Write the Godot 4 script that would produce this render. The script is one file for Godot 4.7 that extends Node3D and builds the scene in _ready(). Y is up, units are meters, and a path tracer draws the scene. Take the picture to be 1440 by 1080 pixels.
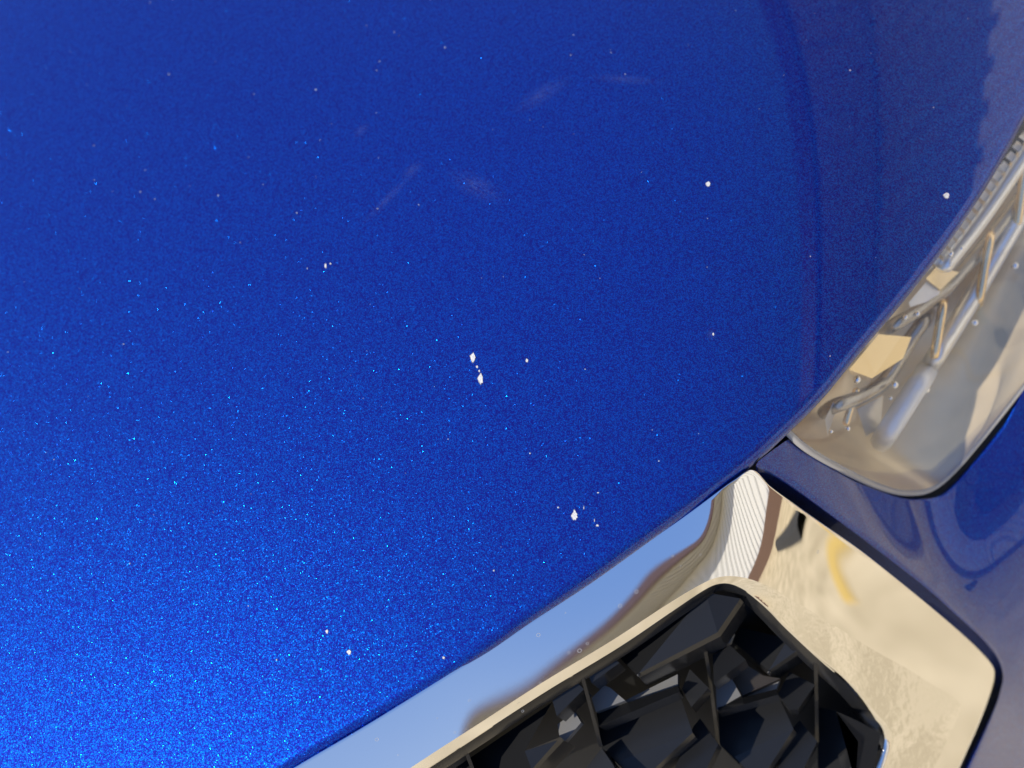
extends Node3D
# A close-up of the front corner of a blue car: bonnet with stone chips, bright grille surround, black grille,
# bumper and headlight. All shapes are real surfaces in millimetre tables below (car forward +Z, car left +X, y up).

const HOOD := [-3.03643e-05, -0.00837952, -0.0194348, -0.0140429, -0.0143232, -0.0145544, -0.00388224, -0.0109888, -0.0206945, -0.00623472, 0.000703274, -0.00255049, -0.00470963, -0.006147, -0.000517807]
const HOOD_EDGE := [-273.6, 56.13, -198.33, 59.77, -149.63, 62.11, -112.4, 64.14, -92.15, 65.03, -68.57, 66.07, -49.43, 66.14, -32.09, 65.2, -12.45, 64.46, 6.56, 63.03, 31.14, 60.93, 47.4, 58.93, 59.11, 56.61, 77.9, 51.92, 99.4, 44.29, 125.57, 35.11, 150.64, 25.03, 174.54, 13.9, 196.61, 2.21, 221.99, -12.55, 261.6, -38.71]
const CHROME := [909.1, 886.91, 864.45, 841.69, 818.54, 794.88, 770.51, 745.41, 719.58, 693.16, 666.32, 639.35, 910.16, 888.44, 866.16, 843.39, 820.12, 796.18, 771.46, 745.96, 719.78, 693.05, 665.95, 638.59, 911.37, 889.86, 867.79, 845.09, 821.68, 797.45, 772.3, 746.36, 719.78, 692.72, 665.34, 637.71, 911.94, 891.04, 869.37, 846.81, 823.33, 798.67, 772.99, 746.53, 719.54, 692.1, 664.38, 636.43, 911.22, 891.35, 870.63, 848.59, 825.01, 799.7, 773.24, 746.33, 718.89, 691.03, 662.87, 634.5, 908.19, 889.84, 870.47, 849.8, 826.15, 799.54, 772.91, 745.6, 717.69, 689.28, 660.57, 631.65, 902.29, 885.49, 867.69, 848.17, 824.08, 798.76, 772.1, 744.34, 715.72, 686.56, 657.14, 627.55, 893.71, 878.54, 862.49, 844.86, 823.91, 798.55, 771.26, 742.39, 712.65, 682.51, 652.25, 621.91, 884.73, 870.48, 856.28, 841.43, 823.12, 798.22, 769.52, 738.92, 707.74, 676.52, 645.38, 614.32, 877.39, 864.18, 850.35, 838.07, 821.87, 796.44, 765.29, 732.68, 700.17, 668.02, 636.18, 604.52, 876.56, 861.59, 848.08, 833.38, 820.07, 790.42, 756.31, 722.56, 689.28, 656.67, 624.43, 592.43, 878.42, 864.27, 847.95, 835.98, 813.62, 776.1, 742.29, 708.28, 675.22, 642.6, 610.31, 578.2, 882.58, 863.78, 845.68, 823.31, 790.04, 758.12, 724.05, 691.28, 658.68, 626.42, 594.26, 562.25, 878.82, 856.81, 832.14, 803.34, 771.32, 737.65, 705.17, 672.82, 640.82, 608.83, 576.9, 544.99, 869.76, 843.21, 814.91, 784.36, 751.67, 718.79, 686.18, 654.22, 622.34, 590.55, 558.75, 526.98, 855.36, 826.57, 796.5, 765.06, 732.64, 699.88, 667.49, 635.45, 603.65, 571.9, 540.18, 508.47, 838.88, 808.69, 777.73, 745.98, 713.61, 681.1, 648.75, 616.71, 584.87, 553.13, 521.43, 489.76, 821.05, 790.24, 758.89, 726.97, 694.68, 662.27, 629.99, 597.93, 566.07, 534.31, 502.61, 470.94, 802.7, 771.62, 740.02, 708.02, 675.75, 643.42, 611.19, 579.14, 547.25, 515.49, 483.77, 452.1, 784.36, 752.93, 721.12, 689.06, 656.84, 624.55, 592.38, 560.32, 528.44, 496.64, 464.93, 433.23]
const BUMPER := [983.04, 962.48, 933.72, 907.92, 876.31, 856.57, 828.08, 798.29, 763.79, 726.01, 685.63, 644.73, 600.51, 967.03, 939.19, 912.72, 884.76, 859.48, 832.83, 806.7, 776.02, 740.78, 701.96, 661.23, 619.53, 578.41, 943.47, 917.52, 890.77, 863.9, 834.47, 812.61, 785.2, 753.91, 717.85, 678.08, 636.54, 594.8, 552.82, 920.91, 894.14, 868.55, 843.27, 818.14, 790.48, 762.94, 732.21, 694.63, 653.72, 611.47, 569.28, 527.8, 894.79, 869.58, 842.41, 819.27, 792.09, 761.25, 743.91, 708.81, 671.87, 628.84, 585.47, 544.37, 501.73, 872.2, 843.66, 815.61, 785.64, 747.83, 722.25, 713.18, 683.46, 646.39, 601.17, 562.53, 520.94, 481.49, 851.42, 823.71, 794.43, 764.78, 731.61, 721.23, 709.29, 671.34, 622.19, 585.51, 544.54, 504.51, 462.43, 838.77, 810.58, 783.2, 755.15, 731.98, 717.72, 708.7, 663.24, 620.1, 575.69, 534.67, 492.77, 451.99, 831.26, 805.76, 779.27, 754.97, 732.97, 721.45, 695.16, 660.01, 615.39, 572.24, 528.89, 486.7, 443.81, 830.62, 804.94, 779.7, 755.57, 735.02, 713.19, 687.76, 652.46, 611.92, 568.55, 525.44, 482.41, 439.81, 830.41, 805.7, 780.16, 756.23, 732.97, 709.74, 680.75, 646.96, 607.22, 565.15, 522.01, 479.04, 435.87, 830.58, 805.1, 780.24, 755.36, 731.41, 705.33, 676.24, 641.63, 602.95, 561.17, 518.54, 475.45, 432.78, 829.61, 805.79, 779.67, 755.2, 728.54, 702.73, 670.51, 637.18, 598.09, 557.53, 514.75, 472.19, 427.87]
const SURROUND_OUTER := [-165.41, 61.21, -112.77, 63.8, -82.79, 65.14, -49.33, 64.85, -19.93, 63.66, 6.63, 61.95, 27.33, 60.72, 39.28, 59.72, 46.34, 59.46, 48.76, 64.67, 52.92, 70.02, 57.71, 75.27, 66.43, 84.11, 74.87, 94.07, 82.51, 103.52, 89.81, 113.12, 94.65, 120.24, 97.76, 126.66, 96.82, 130.25, 90.73, 135.09, 79.4, 142, 64.31, 150.23, 42.18, 162.38]
const SURROUND_FOLD := [-138.01, 75.78, -98.34, 77.62, -70.92, 77.7, -42.2, 77.36, -16.74, 77.6, 2.21, 77.14, 14.65, 77.08, 21.21, 77.9, 26.89, 80.5, 31.55, 84.11, 35.76, 88.44, 40.01, 93.01, 47.54, 101.03, 54.87, 108.8, 63.16, 116.66, 70.13, 124.05, 75.45, 129.34, 77.29, 132.85, 75.65, 135.17, 70.89, 137.81, 59.58, 143.73, 45.21, 150.83, 22.5, 161.7]
const SURROUND_OPENING := [-139.59, 821.57, 77.39, -99.4, 822.66, 79.29, -71.65, 822.78, 79.4, -42.61, 821.42, 79.08, -16.88, 819.42, 79.35, 2.2, 818.35, 78.71, 14.14, 817.32, 78.23, 19.36, 815.6, 78.54, 23.03, 812.02, 80.13, 25.99, 807.21, 83.8, 28.55, 799.54, 89.37, 30.51, 789.91, 94.71, 35.26, 769.73, 104.76, 39.51, 753.35, 112.49, 41.47, 740.98, 118.88, 42.82, 730.59, 124.39, 43.92, 723.73, 127.94, 43.7, 719.1, 130.81, 42.25, 716.23, 133.23, 39.06, 714.32, 135.88, 33.63, 712.45, 139.45, 25.08, 708.85, 145.18, 8.89, 702.92, 154.56]
const GRILLE_OUT := Vector3(0.0282, 0.4774, 0.8782)
const FRAME_LINE := [-143.05, 813.07, 77.94, -101.68, 814.16, 79.79, -73.3, 814.28, 79.9, -43.6, 812.92, 79.6, -17.28, 810.92, 79.9, 2.04, 809.85, 79.15, 13.88, 808.82, 78.43, 18.25, 807.1, 77.86, 21.39, 803.52, 78.85, 23.66, 798.71, 82.17, 25.73, 791.04, 87.87, 27.66, 781.41, 93.4, 32.01, 761.23, 103.85, 36.21, 744.85, 111.81, 38.5, 732.48, 118.63, 39.94, 722.09, 124.1, 40.95, 715.23, 127.42, 41.2, 710.6, 130.09, 40.17, 707.73, 131.97, 37.15, 705.82, 133.95, 31.45, 703.95, 137.8, 22.48, 700.35, 143.53, 6.01, 694.42, 152.6]
const BUMPER_INNER := [50.06, 57.62, 55.26, 62.06, 64.77, 71.81, 74.45, 81.74, 85.2, 94.78, 93.47, 106.85, 99.99, 115.89, 103.91, 123.65, 103.46, 129.85, 97.68, 135.57, 89.75, 140.55, 78.6, 146.79, 60.34, 156.37, 35.08, 168.65]
const BUMPER_OUTER := [62.49, 54.08, 69.09, 59.61, 78.56, 65.35, 92.91, 68.95, 103.24, 70.9, 113.87, 72.42, 129.61, 69.06, 147.72, 64.14, 168.37, 57.41, 180.28, 79.28, 168.89, 120.05, 153.68, 162.74, 114.2, 200.55, 63.6, 215.16]
const LENS_EDGE := [63.36, 825.34, 53.17, 67.51, 813.16, 58.38, 79.05, 786.85, 64.67, 91.82, 758.84, 68.06, 101.61, 742.55, 69.64, 110.68, 734.42, 70.5, 121.8, 731.81, 68.88, 137.74, 733.38, 64.81, 160.56, 739.67, 58.54, 184.17, 747.36, 51.48, 218.56, 757.47, 41.84]
const LENS_TOP := [63.53, 821.84, 49.73, 70.4, 820.78, 48.21, 82.54, 818.78, 45.42, 99.26, 816.5, 39.35, 112.27, 814.4, 34.96, 126.44, 812.2, 29.39, 141.08, 809.75, 23.58, 158.23, 806.57, 16.92, 182.96, 802.34, 5.35, 205.81, 798.67, -6.81, 239.98, 793.68, -27.38]
const LENS_OUT := Vector3(0.3672, 0.4099, 0.8350)
const CHIPS := [
	[Vector2(-5.88, -14.77), Vector2(0.743, 0.513), Vector2(0.804, -1.408), -8],
	[Vector2(-7.42, -7.03), Vector2(0.736, 0.501), Vector2(0.866, -1.501), 12],
	[Vector2(-6.31, -11.23), Vector2(0.296, 0.203), Vector2(0.218, -0.379), 0],
	[Vector2(-6.47, -9.58), Vector2(0.25, 0.171), Vector2(0.188, -0.327), 0],
	[Vector2(7.96, -4.18), Vector2(0.359, 0.24), Vector2(0.328, -0.547), 20],
	[Vector2(-5.69, 45.52), Vector2(0.745, 0.453), Vector2(0.786, -1.241), 22],
	[Vector2(-1.63, 51.43), Vector2(0.338, 0.203), Vector2(0.178, -0.276), 30],
	[Vector2(-1.53, 49.76), Vector2(0.106, 0.064), Vector2(0.274, -0.427), 10],
	[Vector2(-83.32, 44.22), Vector2(0.61, 0.379), Vector2(0.343, -0.648), 0],
	[Vector2(-59.68, 60.64), Vector2(0.323, 0.196), Vector2(0.19, -0.33), 0],
	[Vector2(90.32, -26.61), Vector2(0.624, 0.388), Vector2(0.559, -0.824), 0],
	[Vector2(155.5, 12.02), Vector2(0.925, 0.38), Vector2(0.703, -0.881), 0],
	[Vector2(-31.45, -74.81), Vector2(0.302, 0.231), Vector2(0.442, -0.907), 25],
	[Vector2(-29.62, -74.45), Vector2(0.251, 0.192), Vector2(0.163, -0.332), 0],
	[Vector2(-86.45, 35.25), Vector2(0.391, 0.246), Vector2(0.258, -0.498), 0],
	[Vector2(-2.13, 44.94), Vector2(0.096, 0.058), Vector2(0.31, -0.486), 14],
	[Vector2(3.85, 43.31), Vector2(0.32, 0.193), Vector2(0.091, -0.141), -30],
	[Vector2(61.11, 18.77), Vector2(0.266, 0.155), Vector2(0.277, -0.401), 0]]
const SMUDGES := [
	[Vector2(64.47, -90.38), Vector2(14.43, -1.01), Vector2(0.48, -5.14)],
	[Vector2(91.52, -78.49), Vector2(12.27, 10.51), Vector2(1.66, -2.37)],
	[Vector2(11.43, -89.96), Vector2(5.94, -1.45), Vector2(-0.38, -3.41)],
	[Vector2(-1.27, -84.98), Vector2(14.57, -4.43), Vector2(-0.42, -2.41)],
	[Vector2(4.13, -117.7), Vector2(4.54, -1.49), Vector2(-0.47, -2.96)],
	[Vector2(26.61, -70.09), Vector2(6.7, 13.43), Vector2(4.7, -3.72)],
	[Vector2(60.55, 18.45), Vector2(1.85, 1.07), Vector2(1.63, -2.37)]]
const SPOTS := [
	[Vector2(-8.93, 71.68), 0.88],
	[Vector2(-50.22, 80.44), 0.66],
	[Vector2(-41.03, 77.16), 0.44],
	[Vector2(-29.14, 74.81), 0.66],
	[Vector2(-26.2, 75.68), 0.88],
	[Vector2(-23.12, 75.23), 0.66],
	[Vector2(-2.58, 70.78), 0.66],
	[Vector2(-42.95, 62.91), 0.44],
	[Vector2(-88.83, 68.63), 0.66],
	[Vector2(-71.25, 71.81), 0.44],
	[Vector2(-60.79, 72.17), 0.44],
	[Vector2(-33.52, 67.71), 0.88],
	[Vector2(-23.44, 66.53), 0.44],
	[Vector2(-69.76, 76.5), 0.44],
	[Vector2(19.46, 70.92), 0.44],
	[Vector2(12.58, 70.85), 0.44],
	[Vector2(12.21, 67.8), 0.44],
	[Vector2(45.37, 74.35), 0.44],
	[Vector2(52.65, 81.61), 0.88],
	[Vector2(-86.91, 74.01), 0.44]]

var rng := RandomNumberGenerator.new()
var M := {}


func _ready() -> void:
	rng.seed = 7
	# --- camera, sky, sun, exposure
	var camera := Camera3D.new()
	camera.name = "camera"
	camera.position = Vector3(0.00000, 1.13579, 0.16500)
	camera.basis = Basis(Vector3(0.838671, -0.272320, 0.471671), Vector3(0.544639, 0.419335, -0.726310), Vector3(0.000000, 0.866025, 0.500000))
	var lens := CameraAttributesPhysical.new()
	lens.frustum_focal_length = 32.97
	lens.frustum_focus_distance = 0.322
	lens.frustum_near = 0.02
	lens.frustum_far = 900.0
	lens.exposure_aperture = 7.5
	camera.attributes = lens
	camera.fov = 40.0
	camera.near = 0.02
	camera.far = 900.0
	add_child(camera)
	camera.current = true
	var sky_look := ProceduralSkyMaterial.new()
	sky_look.sky_top_color = Color(0.17, 0.33, 0.76).linear_to_srgb()
	sky_look.sky_horizon_color = Color(0.38, 0.54, 0.88).linear_to_srgb()
	sky_look.sky_curve = 0.16
	sky_look.ground_bottom_color = Color(0.3, 0.27, 0.21).linear_to_srgb()
	sky_look.ground_horizon_color = Color(0.45, 0.42, 0.36).linear_to_srgb()
	sky_look.sun_angle_max = 20.0
	var env := Environment.new()
	env.background_mode = Environment.BG_SKY
	env.sky = Sky.new()
	env.sky.sky_material = sky_look
	env.tonemap_mode = Environment.TONE_MAPPER_LINEAR
	env.tonemap_exposure = 1.0
	env.sdfgi_enabled = true
	env.ssao_enabled = true
	env.ssil_enabled = true
	var around := WorldEnvironment.new()
	around.name = "environment"
	around.environment = env
	add_child(around)
	var sun := DirectionalLight3D.new()
	sun.name = "sun"
	sun.light_color = Color(1.0, 0.965, 0.9)
	sun.light_energy = 1.6
	sun.light_angular_distance = 0.5
	sun.shadow_enabled = true
	sun.look_at_from_position(Vector3(-0.69, 0.72, 0.05) * 10.0, Vector3.ZERO, Vector3.UP)
	add_child(sun)

	make_materials()
	make_place()
	make_car()


# ---------------------------------------------------------------- helpers

func tag(o: Node3D, label: String, category := "", group := "", kind := "") -> void:
	if label: o.set_meta("label", label)
	if category: o.set_meta("category", category)
	if group: o.set_meta("group", group)
	if kind: o.set_meta("kind", kind)


func put(called: String, mesh: Mesh, mat: Material, parent: Node) -> MeshInstance3D:
	var o := MeshInstance3D.new()
	o.name = called
	o.mesh = mesh
	o.material_override = mat
	parent.add_child(o, true)
	return o


func done(st: SurfaceTool) -> ArrayMesh:
	return st.commit()


func spline2(flat: Array, t: float) -> Vector2:
	var n := flat.size() / 2
	var k := clampi(int(t), 0, n - 2)
	var f := t - k
	var p := func(i: int) -> Vector2:
		var j := clampi(i, 0, n - 1)
		return Vector2(flat[2 * j], flat[2 * j + 1]) * 0.001
	return (p.call(k) as Vector2).cubic_interpolate(p.call(k + 1), p.call(k - 1), p.call(k + 2), f)


func spline3(flat: Array, t: float) -> Vector3:
	var n := flat.size() / 3
	var k := clampi(int(t), 0, n - 2)
	var f := t - k
	var p := func(i: int) -> Vector3:
		var j := clampi(i, 0, n - 1)
		return Vector3(flat[3 * j], flat[3 * j + 1], flat[3 * j + 2]) * 0.001
	return (p.call(k) as Vector3).cubic_interpolate(p.call(k + 1), p.call(k - 1), p.call(k + 2), f)


# y of the bonnet skin; outside the measured region it runs on along its tangent
func hood_raw(x: float, z: float) -> float:
	var a := x / 0.15
	var b := z / 0.15
	var y := 0.85
	var k := 0
	for n in 5:
		for i in range(n, -1, -1):
			y += HOOD[k] * pow(a, i) * pow(b, n - i)
			k += 1
	return y


func hood_y(x: float, z: float) -> float:
	var cx := clampf(x, -0.21, 0.24)
	var cz := clampf(z, -0.30, 0.08)
	var y := hood_raw(cx, cz)
	if cx != x: y += (hood_raw(cx + 0.001, cz) - hood_raw(cx - 0.001, cz)) * 500.0 * (x - cx)
	if cz != z: y += (hood_raw(cx, cz + 0.001) - hood_raw(cx, cz - 0.001)) * 500.0 * (z - cz)
	return y


func hood_normal(x: float, z: float) -> Vector3:
	return Vector3(hood_y(x - 0.001, z) - hood_y(x + 0.001, z), 0.002, hood_y(x, z - 0.001) - hood_y(x, z + 0.001)).normalized()


# a smooth cubic spline height field on a square mesh of knots (millimetres), continued along its tangent
func field(c: Array, x0: float, z0: float, nx: int, nz: int, x: float, z: float) -> float:
	var u := (x - x0) / 0.02
	var v := (z - z0) / 0.02
	var cu := clampf(u, 0.0, nx - 3.001)
	var cv := clampf(v, 0.0, nz - 3.001)
	var y := field_at(c, nx, nz, cu, cv)
	if cu != u:
		var s := 0.01 if u < cu else -0.01
		y += (field_at(c, nx, nz, cu + s, cv) - y) / s * (u - cu)
	if cv != v:
		var s := 0.01 if v < cv else -0.01
		y += (field_at(c, nx, nz, cu, cv + s) - field_at(c, nx, nz, cu, cv)) / s * (v - cv)
	return y * 0.001


func field_at(c: Array, nx: int, nz: int, u: float, v: float) -> float:
	var i := clampi(int(u), 0, nx - 4)
	var j := clampi(int(v), 0, nz - 4)
	var wu := weights(u - i)
	var wv := weights(v - j)
	var y := 0.0
	for p in 4:
		for q in 4:
			y += wu[p] * wv[q] * c[(i + p) * nz + j + q]
	return y


func weights(t: float) -> Array:
	var s := 1.0 - t
	return [s * s * s / 6.0, (3.0 * t * t * t - 6.0 * t * t + 4.0) / 6.0, (-3.0 * t * t * t + 3.0 * t * t + 3.0 * t + 1.0) / 6.0, t * t * t / 6.0]


func chrome_y(x: float, z: float) -> float: return field(CHROME, -0.16, 0.02, 20, 12, x, z)
func bumper_y(x: float, z: float) -> float: return field(BUMPER, 0.02, 0.0, 13, 13, x, z)


# a smooth skin over rows of points (all rows equally long), facing up
func skin(rows: Array, st: SurfaceTool = null, tile := 0.09, arc := false) -> SurfaceTool:
	if st == null:
		st = SurfaceTool.new()
		st.begin(Mesh.PRIMITIVE_TRIANGLES)
	var h := rows.size()
	var w: int = rows[0].size()
	var first := st_count(st)
	var up_votes := 0.0
	var normals := []
	for r in h:
		for k in w:
			var a: Vector3 = rows[r][mini(k + 1, w - 1)] - rows[r][maxi(k - 1, 0)]
			var b: Vector3 = rows[mini(r + 1, h - 1)][k] - rows[maxi(r - 1, 0)][k]
			var n := a.cross(b).normalized()
			up_votes += n.y
			normals.append(n)
	var s := 1.0 if up_votes >= 0.0 else -1.0
	var down_length := PackedFloat32Array()
	down_length.resize(w)
	var across := 0.0
	for r in h:
		for k in w:
			var p: Vector3 = rows[r][k]
			st.set_normal(normals[r * w + k] * s)
			if arc:
				if r > 0: down_length[k] += p.distance_to(rows[r - 1][k])
				across = across + p.distance_to(rows[r][k - 1]) if k > 0 else 0.0
				st.set_uv(Vector2(across, down_length[k]) / tile)
			else:
				st.set_uv(Vector2(p.x, p.z) / tile)
			st.add_vertex(p)
	for r in h - 1:
		for k in w - 1:
			var i := first + r * w + k
			if s > 0:
				for q in [i, i + w, i + 1, i + 1, i + w, i + w + 1]: st.add_index(q)
			else:
				for q in [i, i + 1, i + w, i + 1, i + w + 1, i + w]: st.add_index(q)
	st.set_meta("count", first + h * w)
	return st


func st_count(st: SurfaceTool) -> int:
	return st.get_meta("count") if st.has_meta("count") else 0


# flat faces, each a polygon of points in millimetres; edges of the outline get a hair of thickness from neighbours
func facets(called: String, parent: Node, mat: Material, faces: Array) -> MeshInstance3D:
	var st := SurfaceTool.new()
	st.begin(Mesh.PRIMITIVE_TRIANGLES)
	for f in faces:
		var n := Vector3.ZERO
		for k in range(1, f.size() - 1):
			n += (f[k] - f[0]).cross(f[k + 1] - f[0])
		n = n.normalized()
		var flip := n.dot(GRILLE_OUT) < 0.0
		if flip: n = -n
		for k in range(1, f.size() - 1):
			var tri := [f[0], f[k + 1], f[k]] if not flip else [f[0], f[k], f[k + 1]]
			for p in tri:
				st.set_normal(n)
				st.set_uv(Vector2(p.x, p.z) / 150.0)
				st.add_vertex(p * 0.001)
	return put(called, done(st), mat, parent)


func tube(called: String, parent: Node, mat: Material, pts: Array, r: float) -> MeshInstance3D:
	var flat := []
	for p in pts: flat.append_array([p.x, p.y, p.z])
	var n := pts.size()
	var steps := (n - 1) * 6
	var rows := []
	for i in range(-3, steps + 4):
		var t := clampf(float(i) / 6.0, 0.0, n - 1.0)
		var p := spline3(flat, t)
		var d := (spline3(flat, minf(t + 0.05, n - 1.0)) - spline3(flat, maxf(t - 0.05, 0.0))).normalized()
		var rr := r * 0.001
		var over := 0.0
		if i < 0: over = -i / 3.0
		if i > steps: over = (i - steps) / 3.0
		rr *= sqrt(maxf(1.0 - over * over, 0.0004))
		p += d * over * r * 0.001 * (-1.0 if i < 0 else 1.0)
		var a := d.cross(Vector3.UP).normalized()
		var b := a.cross(d)
		var row := []
		for k in 15:
			var g := TAU * k / 14.0
			row.append(p + (a * cos(g) + b * sin(g)) * rr)
		rows.append(row)
	var st := SurfaceTool.new()
	st.begin(Mesh.PRIMITIVE_TRIANGLES)
	for i in rows.size() - 1:
		for k in 14:
			for q in [[i, k], [i + 1, k], [i, k + 1], [i, k + 1], [i + 1, k], [i + 1, k + 1]]:
				st.set_smooth_group(1)
				st.add_vertex(rows[q[0]][q[1]])
	st.generate_normals()
	return put(called, done(st), mat, parent)


func ball(called: String, parent: Node, mat: Material, at: Vector3, r: float) -> MeshInstance3D:
	var s := SphereMesh.new()
	s.radius = r * 0.001
	s.height = r * 0.002
	s.radial_segments = 20
	s.rings = 10
	var o := put(called, s, mat, parent)
	o.position = at * 0.001
	return o


# ---------------------------------------------------------------- materials

func plain(name_: String, c: Color, rough: float, metal := 0.0) -> StandardMaterial3D:
	var m := StandardMaterial3D.new()
	m.resource_name = name_
	m.albedo_color = c.linear_to_srgb()
	m.roughness = rough
	m.metallic = metal
	return m


# Metallic paint: flakes are little mirrors lying at slightly different tilts under a clear coat.
func flake_maps() -> Array:
	var size := 1024
	var normal := Image.create(size, size, false, Image.FORMAT_RGB8)
	var color := Image.create(size, size, false, Image.FORMAT_RGB8)
	var metal := Image.create(size, size, false, Image.FORMAT_RGB8)
	normal.fill(Color(0.5, 0.5, 1.0))
	color.fill(Color(0.007, 0.007, 0.25).linear_to_srgb())
	metal.fill(Color(0.95, 0.43, 0.0))
	for i in 110000:
		var x := rng.randi() % size
		var y := rng.randi() % size
		var pick := rng.randf()
		var tilt := rng.randfn(0.0, 0.1 if pick < 0.8 else 0.34)
		var turn := rng.randf() * TAU
		var n := Vector3(cos(turn) * tilt, sin(turn) * tilt, 1.0).normalized()
		var nc := Color(n.x * 0.5 + 0.5, n.y * 0.5 + 0.5, n.z * 0.5 + 0.5)
		var shade := 0.75 + 0.5 * rng.randf()
		var glint := pick > 0.8
		var fc := (Color(0.0, 0.092, 0.48) * shade).clamp().linear_to_srgb()
		var s := rng.randf()
		var r := 1 if s < 0.6 or glint else 2
		for dy in range(-(r - 1), r + 1):
			for dx in range(-(r - 1), r + 1):
				if r > 1 and (dx == -(r - 1) or dx == r) and (dy == -(r - 1) or dy == r): continue
				var px := posmod(x + dx, size)
				var py := posmod(y + dy, size)
				normal.set_pixel(px, py, nc)
				color.set_pixel(px, py, fc)
				metal.set_pixel(px, py, Color(1.0, 0.18 if glint else 0.43, 0.0))
	return [ImageTexture.create_from_image(normal), ImageTexture.create_from_image(color), ImageTexture.create_from_image(metal)]


func make_materials() -> void:
	var maps := flake_maps()
	var p := plain("blue_paint", Color.WHITE, 1.0, 1.0)
	p.albedo_texture = maps[1]
	p.metallic_texture = maps[2]
	p.metallic_texture_channel = BaseMaterial3D.TEXTURE_CHANNEL_RED
	p.roughness_texture = maps[2]
	p.roughness_texture_channel = BaseMaterial3D.TEXTURE_CHANNEL_GREEN
	p.normal_enabled = true
	p.normal_texture = maps[0]
	p.normal_scale = 1.0
	p.clearcoat_enabled = true
	p.clearcoat = 1.0
	p.clearcoat_roughness = 0.015
	p.metallic_specular = 0.2
	M.paint = p
	M.chrome = plain("chrome", Color(0.9, 0.89, 0.87), 0.03, 1.0)
	var tex := FastNoiseLite.new()
	tex.seed = 3
	tex.frequency = 0.02
	tex.fractal_octaves = 3
	var nt := NoiseTexture2D.new()
	nt.width = 512
	nt.height = 512
	nt.seamless = true
	nt.noise = tex
	var hammered := plain("chrome_bevel", Color(0.9, 0.89, 0.87), 0.05, 1.0)
	hammered.heightmap_enabled = true
	hammered.heightmap_texture = nt
	hammered.heightmap_scale = 0.005
	M.bevel = hammered
	M.black = plain("gloss_black_plastic", Color(0.014, 0.0145, 0.016), 0.24)
	M.black.metallic_specular = 0.38
	M.grey_plastic = plain("grey_plastic", Color(0.14, 0.14, 0.14), 0.5)
	M.brown_plastic = plain("brown_plastic", Color(0.028, 0.022, 0.016), 0.4)
	M.grille_back = plain("dark_plastic", Color(0.008, 0.008, 0.008), 0.7)
	M.trim = plain("dark_trim", Color(0.035, 0.034, 0.034), 0.2)
	M.rim = plain("lens_rim", Color(0.42, 0.40, 0.36), 0.12)
	M.satin = plain("satin_silver", Color(0.85, 0.84, 0.82), 0.3, 0.85)
	M.satin_dark = plain("satin_grey", Color(0.42, 0.39, 0.34), 0.25, 0.8)
	M.satin_white = plain("satin_white", Color(0.86, 0.86, 0.84), 0.4, 0.35)
	M.glint = plain("polished_bead", Color(0.95, 0.95, 0.95), 0.07, 1.0)
	M.bowl = plain("reflector_beige", Color(0.84, 0.68, 0.45), 0.28, 0.5)  # beige of the mirrored ground is put into the bowl colour
	M.tan = plain("tan_reflector", Color(0.95, 0.72, 0.42), 0.2, 1.0)
	M.cream = plain("cream_reflector", Color(0.97, 0.84, 0.58), 0.16, 1.0)
	M.primer = plain("bare_primer", Color.WHITE, 0.7)
	M.primer.vertex_color_use_as_albedo = true
	M.dust = plain("dust", Color(0.45, 0.47, 0.52), 0.6)
	M.water_mark = plain("dried_water", Color(0.42, 0.43, 0.44), 0.6)
	var g := plain("clear_lens", Color(0.95, 0.95, 0.93), 0.02)
	g.albedo_color.a = 0.06
	g.transparency = BaseMaterial3D.TRANSPARENCY_ALPHA
	M.lens = g


func noise_tex(freq: float, seed_: int, a: Color, b: Color, octaves := 4) -> NoiseTexture2D:
	var n := FastNoiseLite.new()
	n.seed = seed_
	n.frequency = freq
	n.fractal_octaves = octaves
	var t := NoiseTexture2D.new()
	t.width = 1024
	t.height = 1024
	t.seamless = true
	t.noise = n
	var ramp := Gradient.new()
	ramp.set_color(0, a.linear_to_srgb())
	ramp.set_color(1, b.linear_to_srgb())
	t.color_ramp = ramp
	return t


# ---------------------------------------------------------------- the place round the car

func box_into(st: SurfaceTool, b: Basis, at: Vector3, size: Vector3) -> void:
	var m := BoxMesh.new()
	m.size = size
	st.append_from(m, 0, Transform3D(b, at))


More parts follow.
